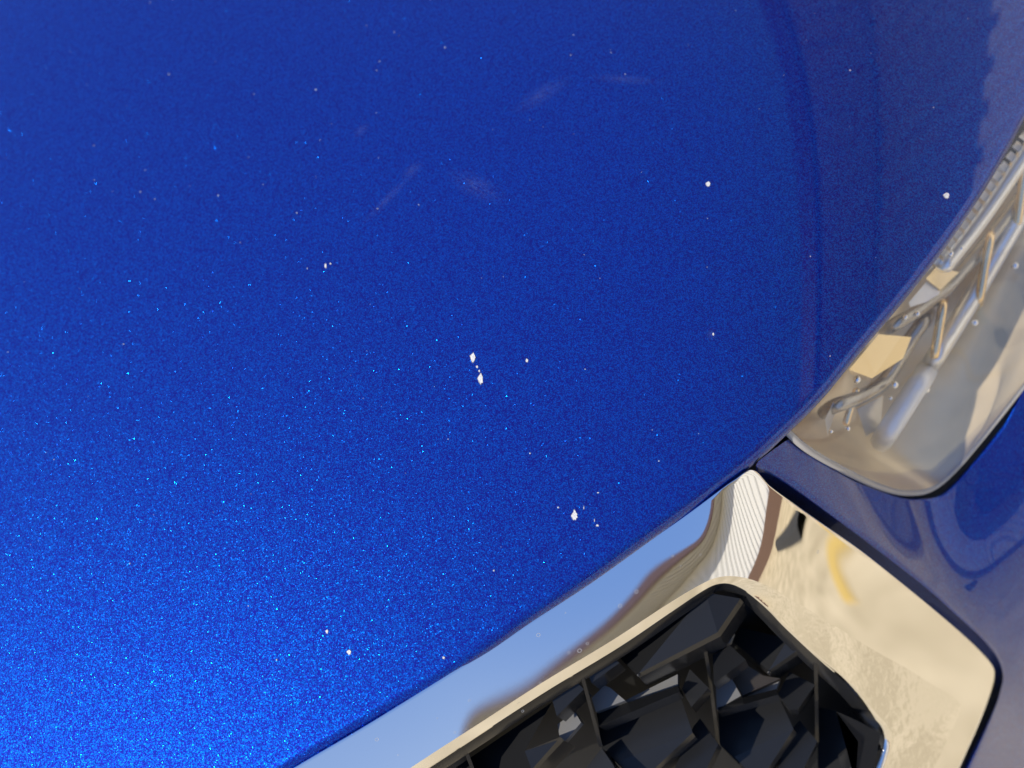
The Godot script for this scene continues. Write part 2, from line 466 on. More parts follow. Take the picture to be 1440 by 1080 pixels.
func make_place() -> void:
	var ground_mat := plain("concrete", Color.WHITE, 0.85)
	ground_mat.albedo_texture = noise_tex(0.012, 5, Color(0.41, 0.335, 0.205), Color(0.68, 0.57, 0.38))
	ground_mat.uv1_triplanar = true
	ground_mat.uv1_world_triplanar = true
	ground_mat.uv1_scale = Vector3.ONE * 0.35
	var pm := PlaneMesh.new()
	pm.size = Vector2(800, 800)
	var ground := put("ground", pm, ground_mat, self)
	tag(ground, "pale beige concrete ground in front of the car", "ground", "", "structure")

	# yellow parking line
	var line_mat := plain("yellow_road_paint", Color(0.62, 0.43, 0.12), 0.7)
	var st := SurfaceTool.new()
	st.begin(Mesh.PRIMITIVE_TRIANGLES)
	box_into(st, Basis(Vector3.UP, deg_to_rad(-10.0)), Vector3(1.30, 0.002, 1.11), Vector3(0.6, 0.004, 0.04))
	var line := put("parking_line", done(st), line_mat, self)
	tag(line, "yellow painted line on the concrete ground", "marking", "", "structure")

	# dark block added to give the chrome its shadow-like streak
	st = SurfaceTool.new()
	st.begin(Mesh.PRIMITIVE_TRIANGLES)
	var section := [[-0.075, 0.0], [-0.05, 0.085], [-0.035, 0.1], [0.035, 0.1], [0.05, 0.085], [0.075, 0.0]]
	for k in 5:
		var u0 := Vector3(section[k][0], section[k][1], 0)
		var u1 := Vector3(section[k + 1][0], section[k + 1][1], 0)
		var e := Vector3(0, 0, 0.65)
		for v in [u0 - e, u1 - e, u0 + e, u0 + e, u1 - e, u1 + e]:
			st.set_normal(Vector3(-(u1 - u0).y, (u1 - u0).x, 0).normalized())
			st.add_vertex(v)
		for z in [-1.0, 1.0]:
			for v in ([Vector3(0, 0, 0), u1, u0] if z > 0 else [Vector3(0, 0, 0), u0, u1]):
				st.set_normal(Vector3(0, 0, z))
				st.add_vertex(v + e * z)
	var stop := put("streak_block", done(st), plain("streak_block_black", Color(0.03, 0.03, 0.03), 0.7), self)
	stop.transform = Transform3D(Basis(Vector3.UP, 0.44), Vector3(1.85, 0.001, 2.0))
	tag(stop, "dark block added on the concrete for the shadow-like streak mirrored in the chrome surround", "added block")

	# the building at the car's left, its wall ribbed, its eave brown; facing the car
	var al := deg_to_rad(12.0)
	var out := Vector3(cos(al), 0, sin(al))
	var along := Vector3(-sin(al), 0, cos(al))
	var b := Basis(out, Vector3.UP, -out.cross(Vector3.UP).normalized() * -1.0)
	b = Basis(out, Vector3.UP, out.cross(Vector3.UP))
	var building := Node3D.new()
	building.name = "building"
	add_child(building)
	tag(building, "white ribbed metal building with a brown edged eave, mirrored in the bonnet", "building")
	var from := -9.0
	var to := 40.0
	var wall_mat := plain("white_sheet_metal", Color(0.66, 0.65, 0.61), 0.5)
	var rows := [[], []]
	var pitch := 0.24
	var k := 0
	var s := from
	st = SurfaceTool.new()
	st.begin(Mesh.PRIMITIVE_TRIANGLES)
	var prof := [[0.0, 0.0], [0.14, 0.0], [0.155, 0.04], [0.225, 0.04]]
	var line_pts := []
	while s < to:
		for q in prof: line_pts.append(out * (3.3 + q[1]) + along * (s + q[0]))
		s += pitch
	for i in line_pts.size() - 1:
		var a0: Vector3 = line_pts[i]
		var a1: Vector3 = line_pts[i + 1]
		var up := Vector3.UP * 3.5
		var n := (a1 - a0).cross(Vector3.UP).normalized()
		if n.dot(out) > 0: n = -n
		for v in [a0, a0 + up, a1, a1, a0 + up, a1 + up]:
			st.set_normal(n)
			st.add_vertex(v)
	put("wall", done(st), wall_mat, building)
	st = SurfaceTool.new()
	st.begin(Mesh.PRIMITIVE_TRIANGLES)
	var mid := (from + to) * 0.5
	box_into(st, b, out * 5.5 + along * mid + Vector3.UP * 1.7, Vector3(4.0, 3.4, to - from))
	put("wall_core", done(st), plain("block", Color(0.4, 0.4, 0.38), 0.8), building)
	st = SurfaceTool.new()
	st.begin(Mesh.PRIMITIVE_TRIANGLES)
	box_into(st, b, out * 3.26 + along * mid + Vector3.UP * 0.22, Vector3(0.12, 0.44, to - from))
	put("plinth", done(st), plain("brown_brick", Color(0.13, 0.075, 0.05), 0.8), building)
	st = SurfaceTool.new()
	st.begin(Mesh.PRIMITIVE_TRIANGLES)
	box_into(st, b, out * 5.03 + along * mid + Vector3.UP * 3.56, Vector3(5.2, 0.06, to - from + 0.4))
	var roof := put("roof", done(st), plain("roof_metal", Color(0.42, 0.42, 0.41), 0.6), building)
	st = SurfaceTool.new()
	st.begin(Mesh.PRIMITIVE_TRIANGLES)
	box_into(st, b, out * 2.405 + along * mid + Vector3.UP * 3.51, Vector3(0.04, 0.2, to - from + 0.44))
	put("fascia", done(st), plain("brown_trim", Color(0.075, 0.035, 0.025), 0.5), roof)
	st = SurfaceTool.new()
	st.begin(Mesh.PRIMITIVE_TRIANGLES)
	box_into(st, b, out * 2.46 + along * mid + Vector3.UP * 3.49, Vector3(0.07, 0.07, to - from + 0.4))
	put("eave_beam", done(st), plain("tan_trim", Color(0.2, 0.155, 0.07), 0.6), roof)
	st = SurfaceTool.new()
	st.begin(Mesh.PRIMITIVE_TRIANGLES)
	var w := from
	while w < to:
		box_into(st, b, out * 2.95 + along * w + Vector3.UP * 3.515, Vector3(0.6, 0.03, 0.06))
		w += 0.3
	var ribs := put("soffit_ribs", done(st), plain("soffit_metal", Color(0.42, 0.42, 0.42), 0.6), roof)
	ribs.set_meta("kind", "stuff")


# ---------------------------------------------------------------- the car

func make_car() -> void:
	var car := Node3D.new()
	car.name = "blue_car"
	add_child(car)
	tag(car, "metallic blue car with white stone chips on its bonnet and a chrome edged grille", "car")
	make_hood(car)
	make_surround(car)
	make_grille(car)
	make_bumper(car)
	make_headlight(car)
	make_inside(car)


func edge_at(t: float) -> Vector2: return spline2(HOOD_EDGE, t)


func make_hood(car: Node3D) -> void:
	var n := HOOD_EDGE.size() / 2
	var cols := 260
	var edge := []
	for i in cols + 1:
		edge.append(edge_at((n - 1.0) * i / cols))
	# inward normals of the edge line
	var inward := []
	for i in cols + 1:
		var d: Vector2 = (edge[mini(i + 1, cols)] - edge[maxi(i - 1, 0)]).normalized()
		inward.append(Vector2(d.y, -d.x))
	var r := 0.0042
	var rows := []
	# far border of the skin: a line well behind the view
	var steps := 110
	for k in range(steps, -1, -1):
		var f := pow(float(k) / steps, 1.6)
		var row := []
		for i in cols + 1:
			var e: Vector2 = edge[i] + inward[i] * r
			var far := Vector2(lerpf(-0.55, 0.5, float(i) / cols), lerpf(-0.72, -0.62, float(i) / cols))
			var q := e.lerp(far, f)
			row.append(Vector3(q.x, hood_y(q.x, q.y), q.y))
		rows.append(row)
	var fold := [rows[-1]]
	for k in range(1, 13):
		var a := deg_to_rad(8.0 * k)
		var row := []
		for i in cols + 1:
			var e: Vector2 = edge[i] + inward[i] * r
			var nn := hood_normal(e.x, e.y)
			var o := Vector3(-inward[i].x, 0, -inward[i].y)
			o = (o - nn * o.dot(nn)).normalized()
			row.append(Vector3(e.x, hood_y(e.x, e.y), e.y) + o * r * sin(a) - nn * r * (1.0 - cos(a)))
		fold.append(row)
	var last: Array = fold[-1]
	for depth in [0.0015, 0.003]:
		var row := []
		for i in cols + 1: row.append(last[i] + Vector3(inward[i].x * 0.3, -1.0, inward[i].y * 0.3) * depth)
		fold.append(row)
	var hood := put("hood", done(skin(rows)), M.paint, car)
	hood.set_meta("label", "metallic blue bonnet with white stone chips")
	put("folded_edge", done(skin(fold, null, 0.09, true)), M.paint, hood)
	# underside
	var under := []
	for k in 13:
		var row := []
		for i in range(0, cols + 1, 5):
			var e: Vector2 = edge[i] + inward[i] * 0.004
			var far := Vector2(lerpf(-0.55, 0.5, float(i) / cols), lerpf(-0.72, -0.62, float(i) / cols))
			var q := e.lerp(far, k / 12.0)
			row.append(Vector3(q.x, hood_y(q.x, q.y) - 0.005 - 0.006 * minf(k, 1.0), q.y))
		under.append(row)
	put("inner_panel", done(skin(under)), M.grille_back, hood)
	# stone chips down to the pale primer
	for c in CHIPS:
		var at: Vector2 = c[0] * 0.001
		var ex: Vector2 = c[1] * 0.001
		var ey: Vector2 = c[2] * 0.001
		var turn: float = deg_to_rad(c[3])
		var st := SurfaceTool.new()
		st.begin(Mesh.PRIMITIVE_TRIANGLES)
		var rim := []
		var m := 22
		for k in m:
			var g := TAU * k / m
			var rad := 1.0 + rng.randf_range(-0.22, 0.14)
			var l := Vector2(cos(g), sin(g)) * rad
			l.x = l.x * (1.0 - 0.45 * maxf(l.y, 0.0)) + 0.3 * l.y * l.y - 0.12
			l.y += 0.22 * l.x * l.x
			l = l.rotated(turn)
			var q := at + ex * l.x + ey * l.y
			rim.append(Vector3(q.x, hood_y(q.x, q.y), q.y))
		var nn := hood_normal(at.x, at.y)
		var centre := Vector3(at.x, hood_y(at.x, at.y), at.y)
		var rings := []
		for f in [1.12, 0.96, 0.7, 0.35]:
			var one := []
			for k in m: one.append(centre.lerp(rim[k], f * (1.0 + rng.randf_range(-0.05, 0.05))) + nn * (0.00005 if f > 1.0 else 0.00016 if f > 0.9 else 0.0001 + rng.randf() * 0.00006))
			rings.append(one)
		var tone := func(ring: int) -> Color:
			var v := 0.16 if ring == 0 else rng.randf_range(0.5, 0.82)
			return Color(v, v * 0.97, v * (1.25 if ring == 0 else 0.92))
		for ring in 4:
			for k in m:
				var k2 := (k + 1) % m
				var tris := [[rings[ring][k], rings[ring][k2], rings[ring + 1][k]], [rings[ring + 1][k], rings[ring][k2], rings[ring + 1][k2]]] if ring < 3 else [[rings[3][k], rings[3][k2], centre + nn * 0.00013]]
				var colour: Color = tone.call(ring)
				for tri in tris:
					var fn: Vector3 = (tri[1] - tri[0]).cross(tri[2] - tri[0]).normalized()
					var order := [0, 1, 2]
					if fn.dot(nn) > 0.0: order = [0, 2, 1]
					else: fn = -fn
					for v in order:
						st.set_color(colour)
						st.set_normal(fn)
						st.add_vertex(tri[v])
		put("paint_chip", done(st), M.primer, hood)
	# specks of dust
	var speck := SphereMesh.new()
	speck.radius = 0.5
	speck.height = 0.5
	speck.is_hemisphere = true
	speck.radial_segments = 8
	speck.rings = 4
	var spots := []
	while spots.size() < 300:
		var x := rng.randf_range(-0.25, 0.24)
		var z := rng.randf_range(-0.35, 0.06)
		if x > 0.0 and rng.randf() < 0.0: continue
		var ok := true
		for i in range(0, cols, 4):
			if (Vector2(x, z) - edge[i]).dot(inward[i]) < 0.003 and (Vector2(x, z) - edge[i]).length() < 0.05: ok = false
		if ok and z < 0.065: spots.append(Vector2(x, z))
	scatter("dust_specks", hood, speck, M.dust, spots, hood_y, hood_normal, 0.0002, 0.0007)
	# wiped smudges in the wax
	var streak := FastNoiseLite.new()
	streak.seed = 11
	streak.frequency = 0.03
	var fade_image := Image.create(192, 192, false, Image.FORMAT_RGBA8)
	for y in 192:
		for x in 192:
			var l := Vector2(x - 95.5, y - 95.5) / 95.5
			var a := pow(clampf(1.0 - l.length(), 0.0, 1.0), 1.3) * clampf(0.35 + 1.3 * streak.get_noise_2d(x * 0.8, y * 6.0) + 0.6 * streak.get_noise_2d(x * 3.0, y * 3.0), 0.0, 1.0)
			fade_image.set_pixel(x, y, Color(0.75, 0.78, 0.85, a * 0.07))
	var fade := ImageTexture.create_from_image(fade_image)
	var film := plain("wax_film", Color.WHITE, 0.6)
	film.albedo_texture = fade
	film.transparency = BaseMaterial3D.TRANSPARENCY_ALPHA
	for c in SMUDGES:
		var at: Vector2 = c[0] * 0.001
		var ex: Vector2 = c[1] * 0.001
		var ey: Vector2 = c[2] * 0.001
		var srows := []
		var st := SurfaceTool.new()
		st.begin(Mesh.PRIMITIVE_TRIANGLES)
		var w := 8
		for a in w + 1:
			for b in w + 1:
				var l := Vector2(a * 2.0 / w - 1.0, b * 2.0 / w - 1.0)
				var q := at + ex * l.x + ey * l.y
				st.set_normal(hood_normal(q.x, q.y))
				st.set_uv((l + Vector2.ONE) * 0.5)
				st.add_vertex(Vector3(q.x, hood_y(q.x, q.y) + 0.00015, q.y))
		for a in w:
			for b in w:
				var i := a * (w + 1) + b
				for q in [i, i + 1, i + w + 1, i + 1, i + w + 2, i + w + 1]: st.add_index(q)
		put("smudge", done(st), film, hood)


func scatter(called: String, parent: Node, mesh: Mesh, mat: Material, spots: Array, height: Callable, normal: Callable, small: float, large: float) -> void:
	var mm := MultiMesh.new()
	mm.transform_format = MultiMesh.TRANSFORM_3D
	mm.mesh = mesh
	mm.instance_count = spots.size()
	for i in spots.size():
		var q: Vector2 = spots[i]
		var n: Vector3 = normal.call(q.x, q.y)
		var s := lerpf(small, large, pow(rng.randf(), 3.0))
		var a := n.cross(Vector3.FORWARD).normalized()
		var b := Basis(a, n, a.cross(n)).scaled(Vector3.ONE * s)
		mm.set_instance_transform(i, Transform3D(b, Vector3(q.x, height.call(q.x, q.y), q.y)))
	var o := MultiMeshInstance3D.new()
	o.name = called
	o.multimesh = mm
	o.material_override = mat
	o.set_meta("kind", "stuff")
	parent.add_child(o, true)


func chrome_normal(x: float, z: float) -> Vector3:
	return Vector3(chrome_y(x - 0.001, z) - chrome_y(x + 0.001, z), 0.002, chrome_y(x, z - 0.001) - chrome_y(x, z + 0.001)).normalized()


func make_surround(car: Node3D) -> void:
	var n := SURROUND_OUTER.size() / 2
	var cols := 330
	var rows := []
	var across := 26
	var outer := []
	for i in cols + 1: outer.append(spline2(SURROUND_OUTER, (n - 1.0) * i / cols))
	for k in range(-9, across + 1):
		var row := []
		for i in cols + 1:
			var t := (n - 1.0) * i / cols
			var a: Vector2 = outer[i]
			var b := spline2(SURROUND_FOLD, t)
			if k >= 0:
				var q := a.lerp(b, float(k) / across)
				row.append(Vector3(q.x, chrome_y(q.x, q.y), q.y))
			else:
				# the edge rolls over and turns in; along the bonnet it runs on under it
				var d := (a - b).normalized()
				var g := deg_to_rad(minf(-k, 6) * 15.0)
				var r := 0.0008
				var q := a + d * r * sin(g)
				var y := chrome_y(a.x, a.y) - r * (1.0 - cos(g)) - maxf(-k - 6, 0) * 0.003
				row.append(Vector3(q.x, y, q.y))
		rows.append(row)
	var chrome := put("grille_surround", done(skin(rows)), M.chrome, car)
	chrome.set_meta("label", "bright chrome surround of the grille, mirroring sky, ribbed wall and concrete")
	# bevel between the fold and the opening: plain along the top, grained down the side
	for half in 2:
		rows = []
		var t0 := 0.0 if half == 0 else 8.0
		var t1 := 8.0 if half == 0 else n - 1.0
		for k in 15:
			var row := []
			for i in 181:
				var t := lerpf(t0, t1, i / 180.0)
				var b := spline2(SURROUND_FOLD, t)
				var p := Vector3(b.x, chrome_y(b.x, b.y), b.y)
				var c := spline3(SURROUND_OPENING, t)
				if k <= 12: row.append(p.lerp(c, k / 12.0))
				else: row.append(c - GRILLE_OUT * 0.002 * (k - 12))
			rows.append(row)
		put("bevel", done(skin(rows, null, 0.05)), M.chrome if half == 0 else M.bevel, chrome)
	# dried water marks
	var ring := TorusMesh.new()
	ring.inner_radius = 0.78
	ring.outer_radius = 1.0
	ring.rings = 16
	ring.ring_segments = 6
	for s in SPOTS:
		var q: Vector2 = s[0] * 0.001
		var o := put("water_mark", ring, M.water_mark, chrome)
		var nn := chrome_normal(q.x, q.y)
		var a := nn.cross(Vector3.FORWARD).normalized()
		var rad: float = s[1] * rng.randf_range(0.0005, 0.0009)
		o.transform = Transform3D(Basis(a * rad, nn * rad * 0.12, a.cross(nn) * rad), Vector3(q.x, chrome_y(q.x, q.y), q.y))


func make_grille(car: Node3D) -> void:
	var grille := Node3D.new()
	grille.name = "grille"
	car.add_child(grille)
	var black: Material = M.black
	var grey_plastic: Material = M.grey_plastic
	var grille_back: Material = M.grille_back
	var brown_plastic: Material = M.brown_plastic
	# inner frame just inside the opening
	var n := SURROUND_OPENING.size() / 3
	var cols := 200
	var rows := []
	for k in 7:
		var row := []
		for i in cols + 1:
			var t := (n - 1.0) * i / cols
			var a := spline3(SURROUND_OPENING, t) - GRILLE_OUT * 0.0025
			var b := spline3(FRAME_LINE, t)
			if k < 3: row.append(a.lerp(b, k / 2.0))
			elif k < 5: row.append(b - GRILLE_OUT * 0.001 * (k - 2))
			else: row.append(b - GRILLE_OUT * 0.03 * (k - 4))
		rows.append(row)
	put("frame", done(skin(rows)), black, grille)
	facets("tooth", grille, black, [
		[Vector3(15.2, 807.9, 76.3), Vector3(11.4, 805.9, 88.1), Vector3(-16, 803.9, 85.1)],
		[Vector3(15.2, 807.9, 76.3), Vector3(-16, 803.9, 85.1), Vector3(-19, 798.9, 75.5), Vector3(8.9, 801.9, 73.7)],
		[Vector3(15.2, 807.9, 76.3), Vector3(23.2, 803.9, 82.8), Vector3(11.4, 805.9, 88.1)],
		[Vector3(-16, 803.9, 85.1), Vector3(11.4, 805.9, 88.1), Vector3(11.5, 803.4, 89.1), Vector3(-16.6, 801.4, 85.7)],
		[Vector3(-16.6, 801.4, 85.7), Vector3(11.5, 803.4, 89.1), Vector3(11.5, 787.4, 89.1), Vector3(-16.6, 785.4, 85.7)],
		[Vector3(11.4, 805.9, 88.1), Vector3(23.2, 803.9, 82.8), Vector3(23.6, 801.4, 83.7), Vector3(11.5, 803.4, 89.1)],
		[Vector3(11.5, 803.4, 89.1), Vector3(23.6, 801.4, 83.7), Vector3(23.6, 785.4, 83.7), Vector3(11.5, 787.4, 89.1)],
		[Vector3(-19, 798.9, 75.5), Vector3(-16, 803.9, 85.1), Vector3(-16.6, 801.4, 85.7), Vector3(-16.6, 785.4, 85.7), Vector3(-19, 782.9, 75.5)]])
	ball("rounded_tip", grille, black, Vector3(-16.2, 803.1, 85.2), 0.75)
	facets("tooth", grille, black, [
		[Vector3(30.6, 773, 94.8), Vector3(32.5, 772, 99.1), Vector3(19.6, 770, 99.3)],
		[Vector3(30.6, 773, 94.8), Vector3(19.6, 770, 99.3), Vector3(15.6, 765, 84.4), Vector3(20.2, 766, 81.5)],
		[Vector3(30.6, 773, 94.8), Vector3(34, 772, 99.3), Vector3(32.5, 772, 99.1)],
		[Vector3(19.6, 770, 99.3), Vector3(32.5, 772, 99.1), Vector3(32.8, 769.5, 100.1), Vector3(19.3, 767.5, 99.9)],
		[Vector3(19.3, 767.5, 99.9), Vector3(32.8, 769.5, 100.1), Vector3(32.8, 753.5, 100.1), Vector3(19.3, 751.5, 99.9)],
		[Vector3(32.5, 772, 99.1), Vector3(34, 772, 99.3), Vector3(34.7, 769.5, 100.2), Vector3(32.8, 769.5, 100.1)],
		[Vector3(32.8, 769.5, 100.1), Vector3(34.7, 769.5, 100.2), Vector3(34.7, 753.5, 100.2), Vector3(32.8, 753.5, 100.1)],
		[Vector3(15.6, 765, 84.4), Vector3(19.6, 770, 99.3), Vector3(19.3, 767.5, 99.9), Vector3(19.3, 751.5, 99.9), Vector3(15.6, 749, 84.4)]])
	ball("rounded_tip", grille, black, Vector3(19.5, 769.2, 99.5), 0.75)
	facets("tooth", grille, black, [
		[Vector3(-58.7, 803.5, 85.9), Vector3(-48.3, 802.5, 88.4), Vector3(-60, 800.5, 91.1)],
		[Vector3(-58.7, 803.5, 85.9), Vector3(-60, 800.5, 91.1), Vector3(-82.5, 795.5, 76.5), Vector3(-44.8, 797.5, 76.3)],
		[Vector3(-58.7, 803.5, 85.9), Vector3(-46.9, 803.5, 88.2), Vector3(-48.3, 802.5, 88.4)],
		[Vector3(-60, 800.5, 91.1), Vector3(-48.3, 802.5, 88.4), Vector3(-48.5, 800, 89.3), Vector3(-60.8, 798, 91.8)],
		[Vector3(-60.8, 798, 91.8), Vector3(-48.5, 800, 89.3), Vector3(-48.5, 784, 89.3), Vector3(-60.8, 782, 91.8)],
		[Vector3(-48.3, 802.5, 88.4), Vector3(-46.9, 803.5, 88.2), Vector3(-46.8, 801, 89.1), Vector3(-48.5, 800, 89.3)],
		[Vector3(-48.5, 800, 89.3), Vector3(-46.8, 801, 89.1), Vector3(-46.8, 785, 89.1), Vector3(-48.5, 784, 89.3)],
		[Vector3(-82.5, 795.5, 76.5), Vector3(-60, 800.5, 91.1), Vector3(-60.8, 798, 91.8), Vector3(-60.8, 782, 91.8), Vector3(-82.5, 779.5, 76.5)]])
	ball("rounded_tip", grille, black, Vector3(-60.2, 799.7, 91.3), 0.75)
	facets("tooth", grille, black, [
		[Vector3(-38.3, 778.1, 99), Vector3(-12.4, 778.1, 104), Vector3(-35.4, 775.1, 107.5)],
		[Vector3(-38.3, 778.1, 99), Vector3(-35.4, 775.1, 107.5), Vector3(-40.7, 775.1, 92), Vector3(-37.8, 776.1, 85.7), Vector3(-9.1, 777.1, 90.8), Vector3(-12.4, 778.1, 104)],
		[Vector3(-35.4, 775.1, 107.5), Vector3(-12.4, 778.1, 104), Vector3(-12.4, 775.6, 105.1), Vector3(-36.2, 772.6, 108.3)],
		[Vector3(-36.2, 772.6, 108.3), Vector3(-12.4, 775.6, 105.1), Vector3(-12.4, 759.6, 105.1), Vector3(-36.2, 756.6, 108.3)],
		[Vector3(-40.7, 775.1, 92), Vector3(-35.4, 775.1, 107.5), Vector3(-36.2, 772.6, 108.3), Vector3(-36.2, 756.6, 108.3), Vector3(-40.7, 759.1, 92)]])
	ball("rounded_tip", grille, black, Vector3(-35.6, 774.4, 107.7), 0.75)
	facets("tooth", grille, black, [
		[Vector3(-5.6, 750.1, 113.2), Vector3(16.4, 750.1, 116), Vector3(-3.2, 747.1, 123.8)],
		[Vector3(-5.6, 750.1, 113.2), Vector3(-3.2, 747.1, 123.8), Vector3(-7.7, 747.1, 106.9), Vector3(-2, 748.1, 97.7), Vector3(18.6, 749.1, 103.9), Vector3(16.4, 750.1, 116)],
		[Vector3(-3.2, 747.1, 123.8), Vector3(16.4, 750.1, 116), Vector3(16.5, 747.6, 117.3), Vector3(-3.8, 744.6, 124.8)],
		[Vector3(-3.8, 744.6, 124.8), Vector3(16.5, 747.6, 117.3), Vector3(16.5, 731.6, 117.3), Vector3(-3.8, 728.6, 124.8)],
		[Vector3(-7.7, 747.1, 106.9), Vector3(-3.2, 747.1, 123.8), Vector3(-3.8, 744.6, 124.8), Vector3(-3.8, 728.6, 124.8), Vector3(-7.7, 731.1, 106.9)]])
	ball("rounded_tip", grille, black, Vector3(-3.3, 746.4, 124.1), 0.75)
	facets("tooth", grille, black, [
		[Vector3(25.4, 721.6, 127.7), Vector3(34.2, 721.6, 127.7), Vector3(22.6, 718.6, 136.3)],
		[Vector3(25.4, 721.6, 127.7), Vector3(22.6, 718.6, 136.3), Vector3(16.3, 718.6, 128.4), Vector3(29.7, 718.6, 110.2), Vector3(34.2, 720.6, 115.1), Vector3(33.7, 721.6, 126.8)],
		[Vector3(22.6, 718.6, 136.3), Vector3(34.2, 721.6, 127.7), Vector3(34.4, 719.1, 129.1), Vector3(22.1, 716.1, 137.4)],
		[Vector3(22.1, 716.1, 137.4), Vector3(34.4, 719.1, 129.1), Vector3(34.4, 703.1, 129.1), Vector3(22.1, 700.1, 137.4)],
		[Vector3(16.3, 718.6, 128.4), Vector3(22.6, 718.6, 136.3), Vector3(22.1, 716.1, 137.4), Vector3(22.1, 700.1, 137.4), Vector3(16.3, 702.6, 128.4)]])
	ball("rounded_tip", grille, black, Vector3(22.4, 717.8, 136.6), 0.75)
	facets("crossbar", grille, black, [
		[Vector3(-35.9, 793.9, 89.7), Vector3(-8.6, 794.9, 94.5), Vector3(-8, 790.9, 91.8), Vector3(-34.9, 789.9, 85)],
		[Vector3(-35.9, 793.9, 89.7), Vector3(-8.6, 794.9, 94.5), Vector3(-8.6, 782.9, 94.5), Vector3(-35.9, 781.9, 89.7)],
		[Vector3(-8.6, 794.9, 94.5), Vector3(-8, 790.9, 91.8), Vector3(-8, 778.9, 91.8), Vector3(-8.6, 782.9, 94.5)],
		[Vector3(-8, 790.9, 91.8), Vector3(-34.9, 789.9, 85), Vector3(-34.9, 777.9, 85), Vector3(-8, 778.9, 91.8)],
		[Vector3(-34.9, 789.9, 85), Vector3(-35.9, 793.9, 89.7), Vector3(-35.9, 781.9, 89.7), Vector3(-34.9, 777.9, 85)]])
	facets("crossbar", grille, black, [
		[Vector3(-1.8, 770.1, 101.5), Vector3(17.6, 771.1, 107.4), Vector3(18.4, 767.1, 105), Vector3(-0.8, 766.1, 98.5)],
		[Vector3(-1.8, 770.1, 101.5), Vector3(17.6, 771.1, 107.4), Vector3(17.6, 759.1, 107.4), Vector3(-1.8, 758.1, 101.5)],
		[Vector3(17.6, 771.1, 107.4), Vector3(18.4, 767.1, 105), Vector3(18.4, 755.1, 105), Vector3(17.6, 759.1, 107.4)],
		[Vector3(18.4, 767.1, 105), Vector3(-0.8, 766.1, 98.5), Vector3(-0.8, 754.1, 98.5), Vector3(18.4, 755.1, 105)],
		[Vector3(-0.8, 766.1, 98.5), Vector3(-1.8, 770.1, 101.5), Vector3(-1.8, 758.1, 101.5), Vector3(-0.8, 754.1, 98.5)]])
	facets("crossbar", grille, black, [
		[Vector3(-42.8, 809, 78.9), Vector3(-33.3, 809, 78.5), Vector3(-32.7, 808, 81), Vector3(-44.1, 808, 83.4)],
		[Vector3(-42.8, 809, 78.9), Vector3(-33.3, 809, 78.5), Vector3(-33.3, 797, 78.5), Vector3(-42.8, 797, 78.9)],
		[Vector3(-33.3, 809, 78.5), Vector3(-32.7, 808, 81), Vector3(-32.7, 796, 81), Vector3(-33.3, 797, 78.5)],
		[Vector3(-32.7, 808, 81), Vector3(-44.1, 808, 83.4), Vector3(-44.1, 796, 83.4), Vector3(-32.7, 796, 81)],
		[Vector3(-44.1, 808, 83.4), Vector3(-42.8, 809, 78.9), Vector3(-42.8, 797, 78.9), Vector3(-44.1, 796, 83.4)]])
	facets("crossbar", grille, black, [
		[Vector3(-29.1, 809.5, 78.2), Vector3(-19.8, 809.5, 78.5), Vector3(-19.1, 808.5, 80.3), Vector3(-29.6, 808.5, 80.8)],
		[Vector3(-29.1, 809.5, 78.2), Vector3(-19.8, 809.5, 78.5), Vector3(-19.8, 797.5, 78.5), Vector3(-29.1, 797.5, 78.2)],
		[Vector3(-19.8, 809.5, 78.5), Vector3(-19.1, 808.5, 80.3), Vector3(-19.1, 796.5, 80.3), Vector3(-19.8, 797.5, 78.5)],
		[Vector3(-19.1, 808.5, 80.3), Vector3(-29.6, 808.5, 80.8), Vector3(-29.6, 796.5, 80.8), Vector3(-19.1, 796.5, 80.3)],
		[Vector3(-29.6, 808.5, 80.8), Vector3(-29.1, 809.5, 78.2), Vector3(-29.1, 797.5, 78.2), Vector3(-29.6, 796.5, 80.8)]])
	facets("crossbar", grille, black, [
		[Vector3(-2, 787, 88.7), Vector3(-0.2, 789, 97.1), Vector3(-8.1, 788, 99), Vector3(-7.6, 786, 92.4)],
		[Vector3(-2, 787, 88.7), Vector3(-0.2, 789, 97.1), Vector3(-0.2, 777, 97.1), Vector3(-2, 775, 88.7)],
		[Vector3(-0.2, 789, 97.1), Vector3(-8.1, 788, 99), Vector3(-8.1, 776, 99), Vector3(-0.2, 777, 97.1)],
		[Vector3(-8.1, 788, 99), Vector3(-7.6, 786, 92.4), Vector3(-7.6, 774, 92.4), Vector3(-8.1, 776, 99)],
		[Vector3(-7.6, 786, 92.4), Vector3(-2, 787, 88.7), Vector3(-2, 775, 88.7), Vector3(-7.6, 774, 92.4)]])
	facets("crossbar", grille, black, [
		[Vector3(6.7, 786.5, 88.8), Vector3(13.1, 785.5, 89.1), Vector3(14.6, 787.5, 95.9), Vector3(2, 788.5, 96.8)],
		[Vector3(6.7, 786.5, 88.8), Vector3(13.1, 785.5, 89.1), Vector3(13.1, 773.5, 89.1), Vector3(6.7, 774.5, 88.8)],
		[Vector3(13.1, 785.5, 89.1), Vector3(14.6, 787.5, 95.9), Vector3(14.6, 775.5, 95.9), Vector3(13.1, 773.5, 89.1)],
		[Vector3(14.6, 787.5, 95.9), Vector3(2, 788.5, 96.8), Vector3(2, 776.5, 96.8), Vector3(14.6, 775.5, 95.9)],
		[Vector3(2, 788.5, 96.8), Vector3(6.7, 786.5, 88.8), Vector3(6.7, 774.5, 88.8), Vector3(2, 776.5, 96.8)]])
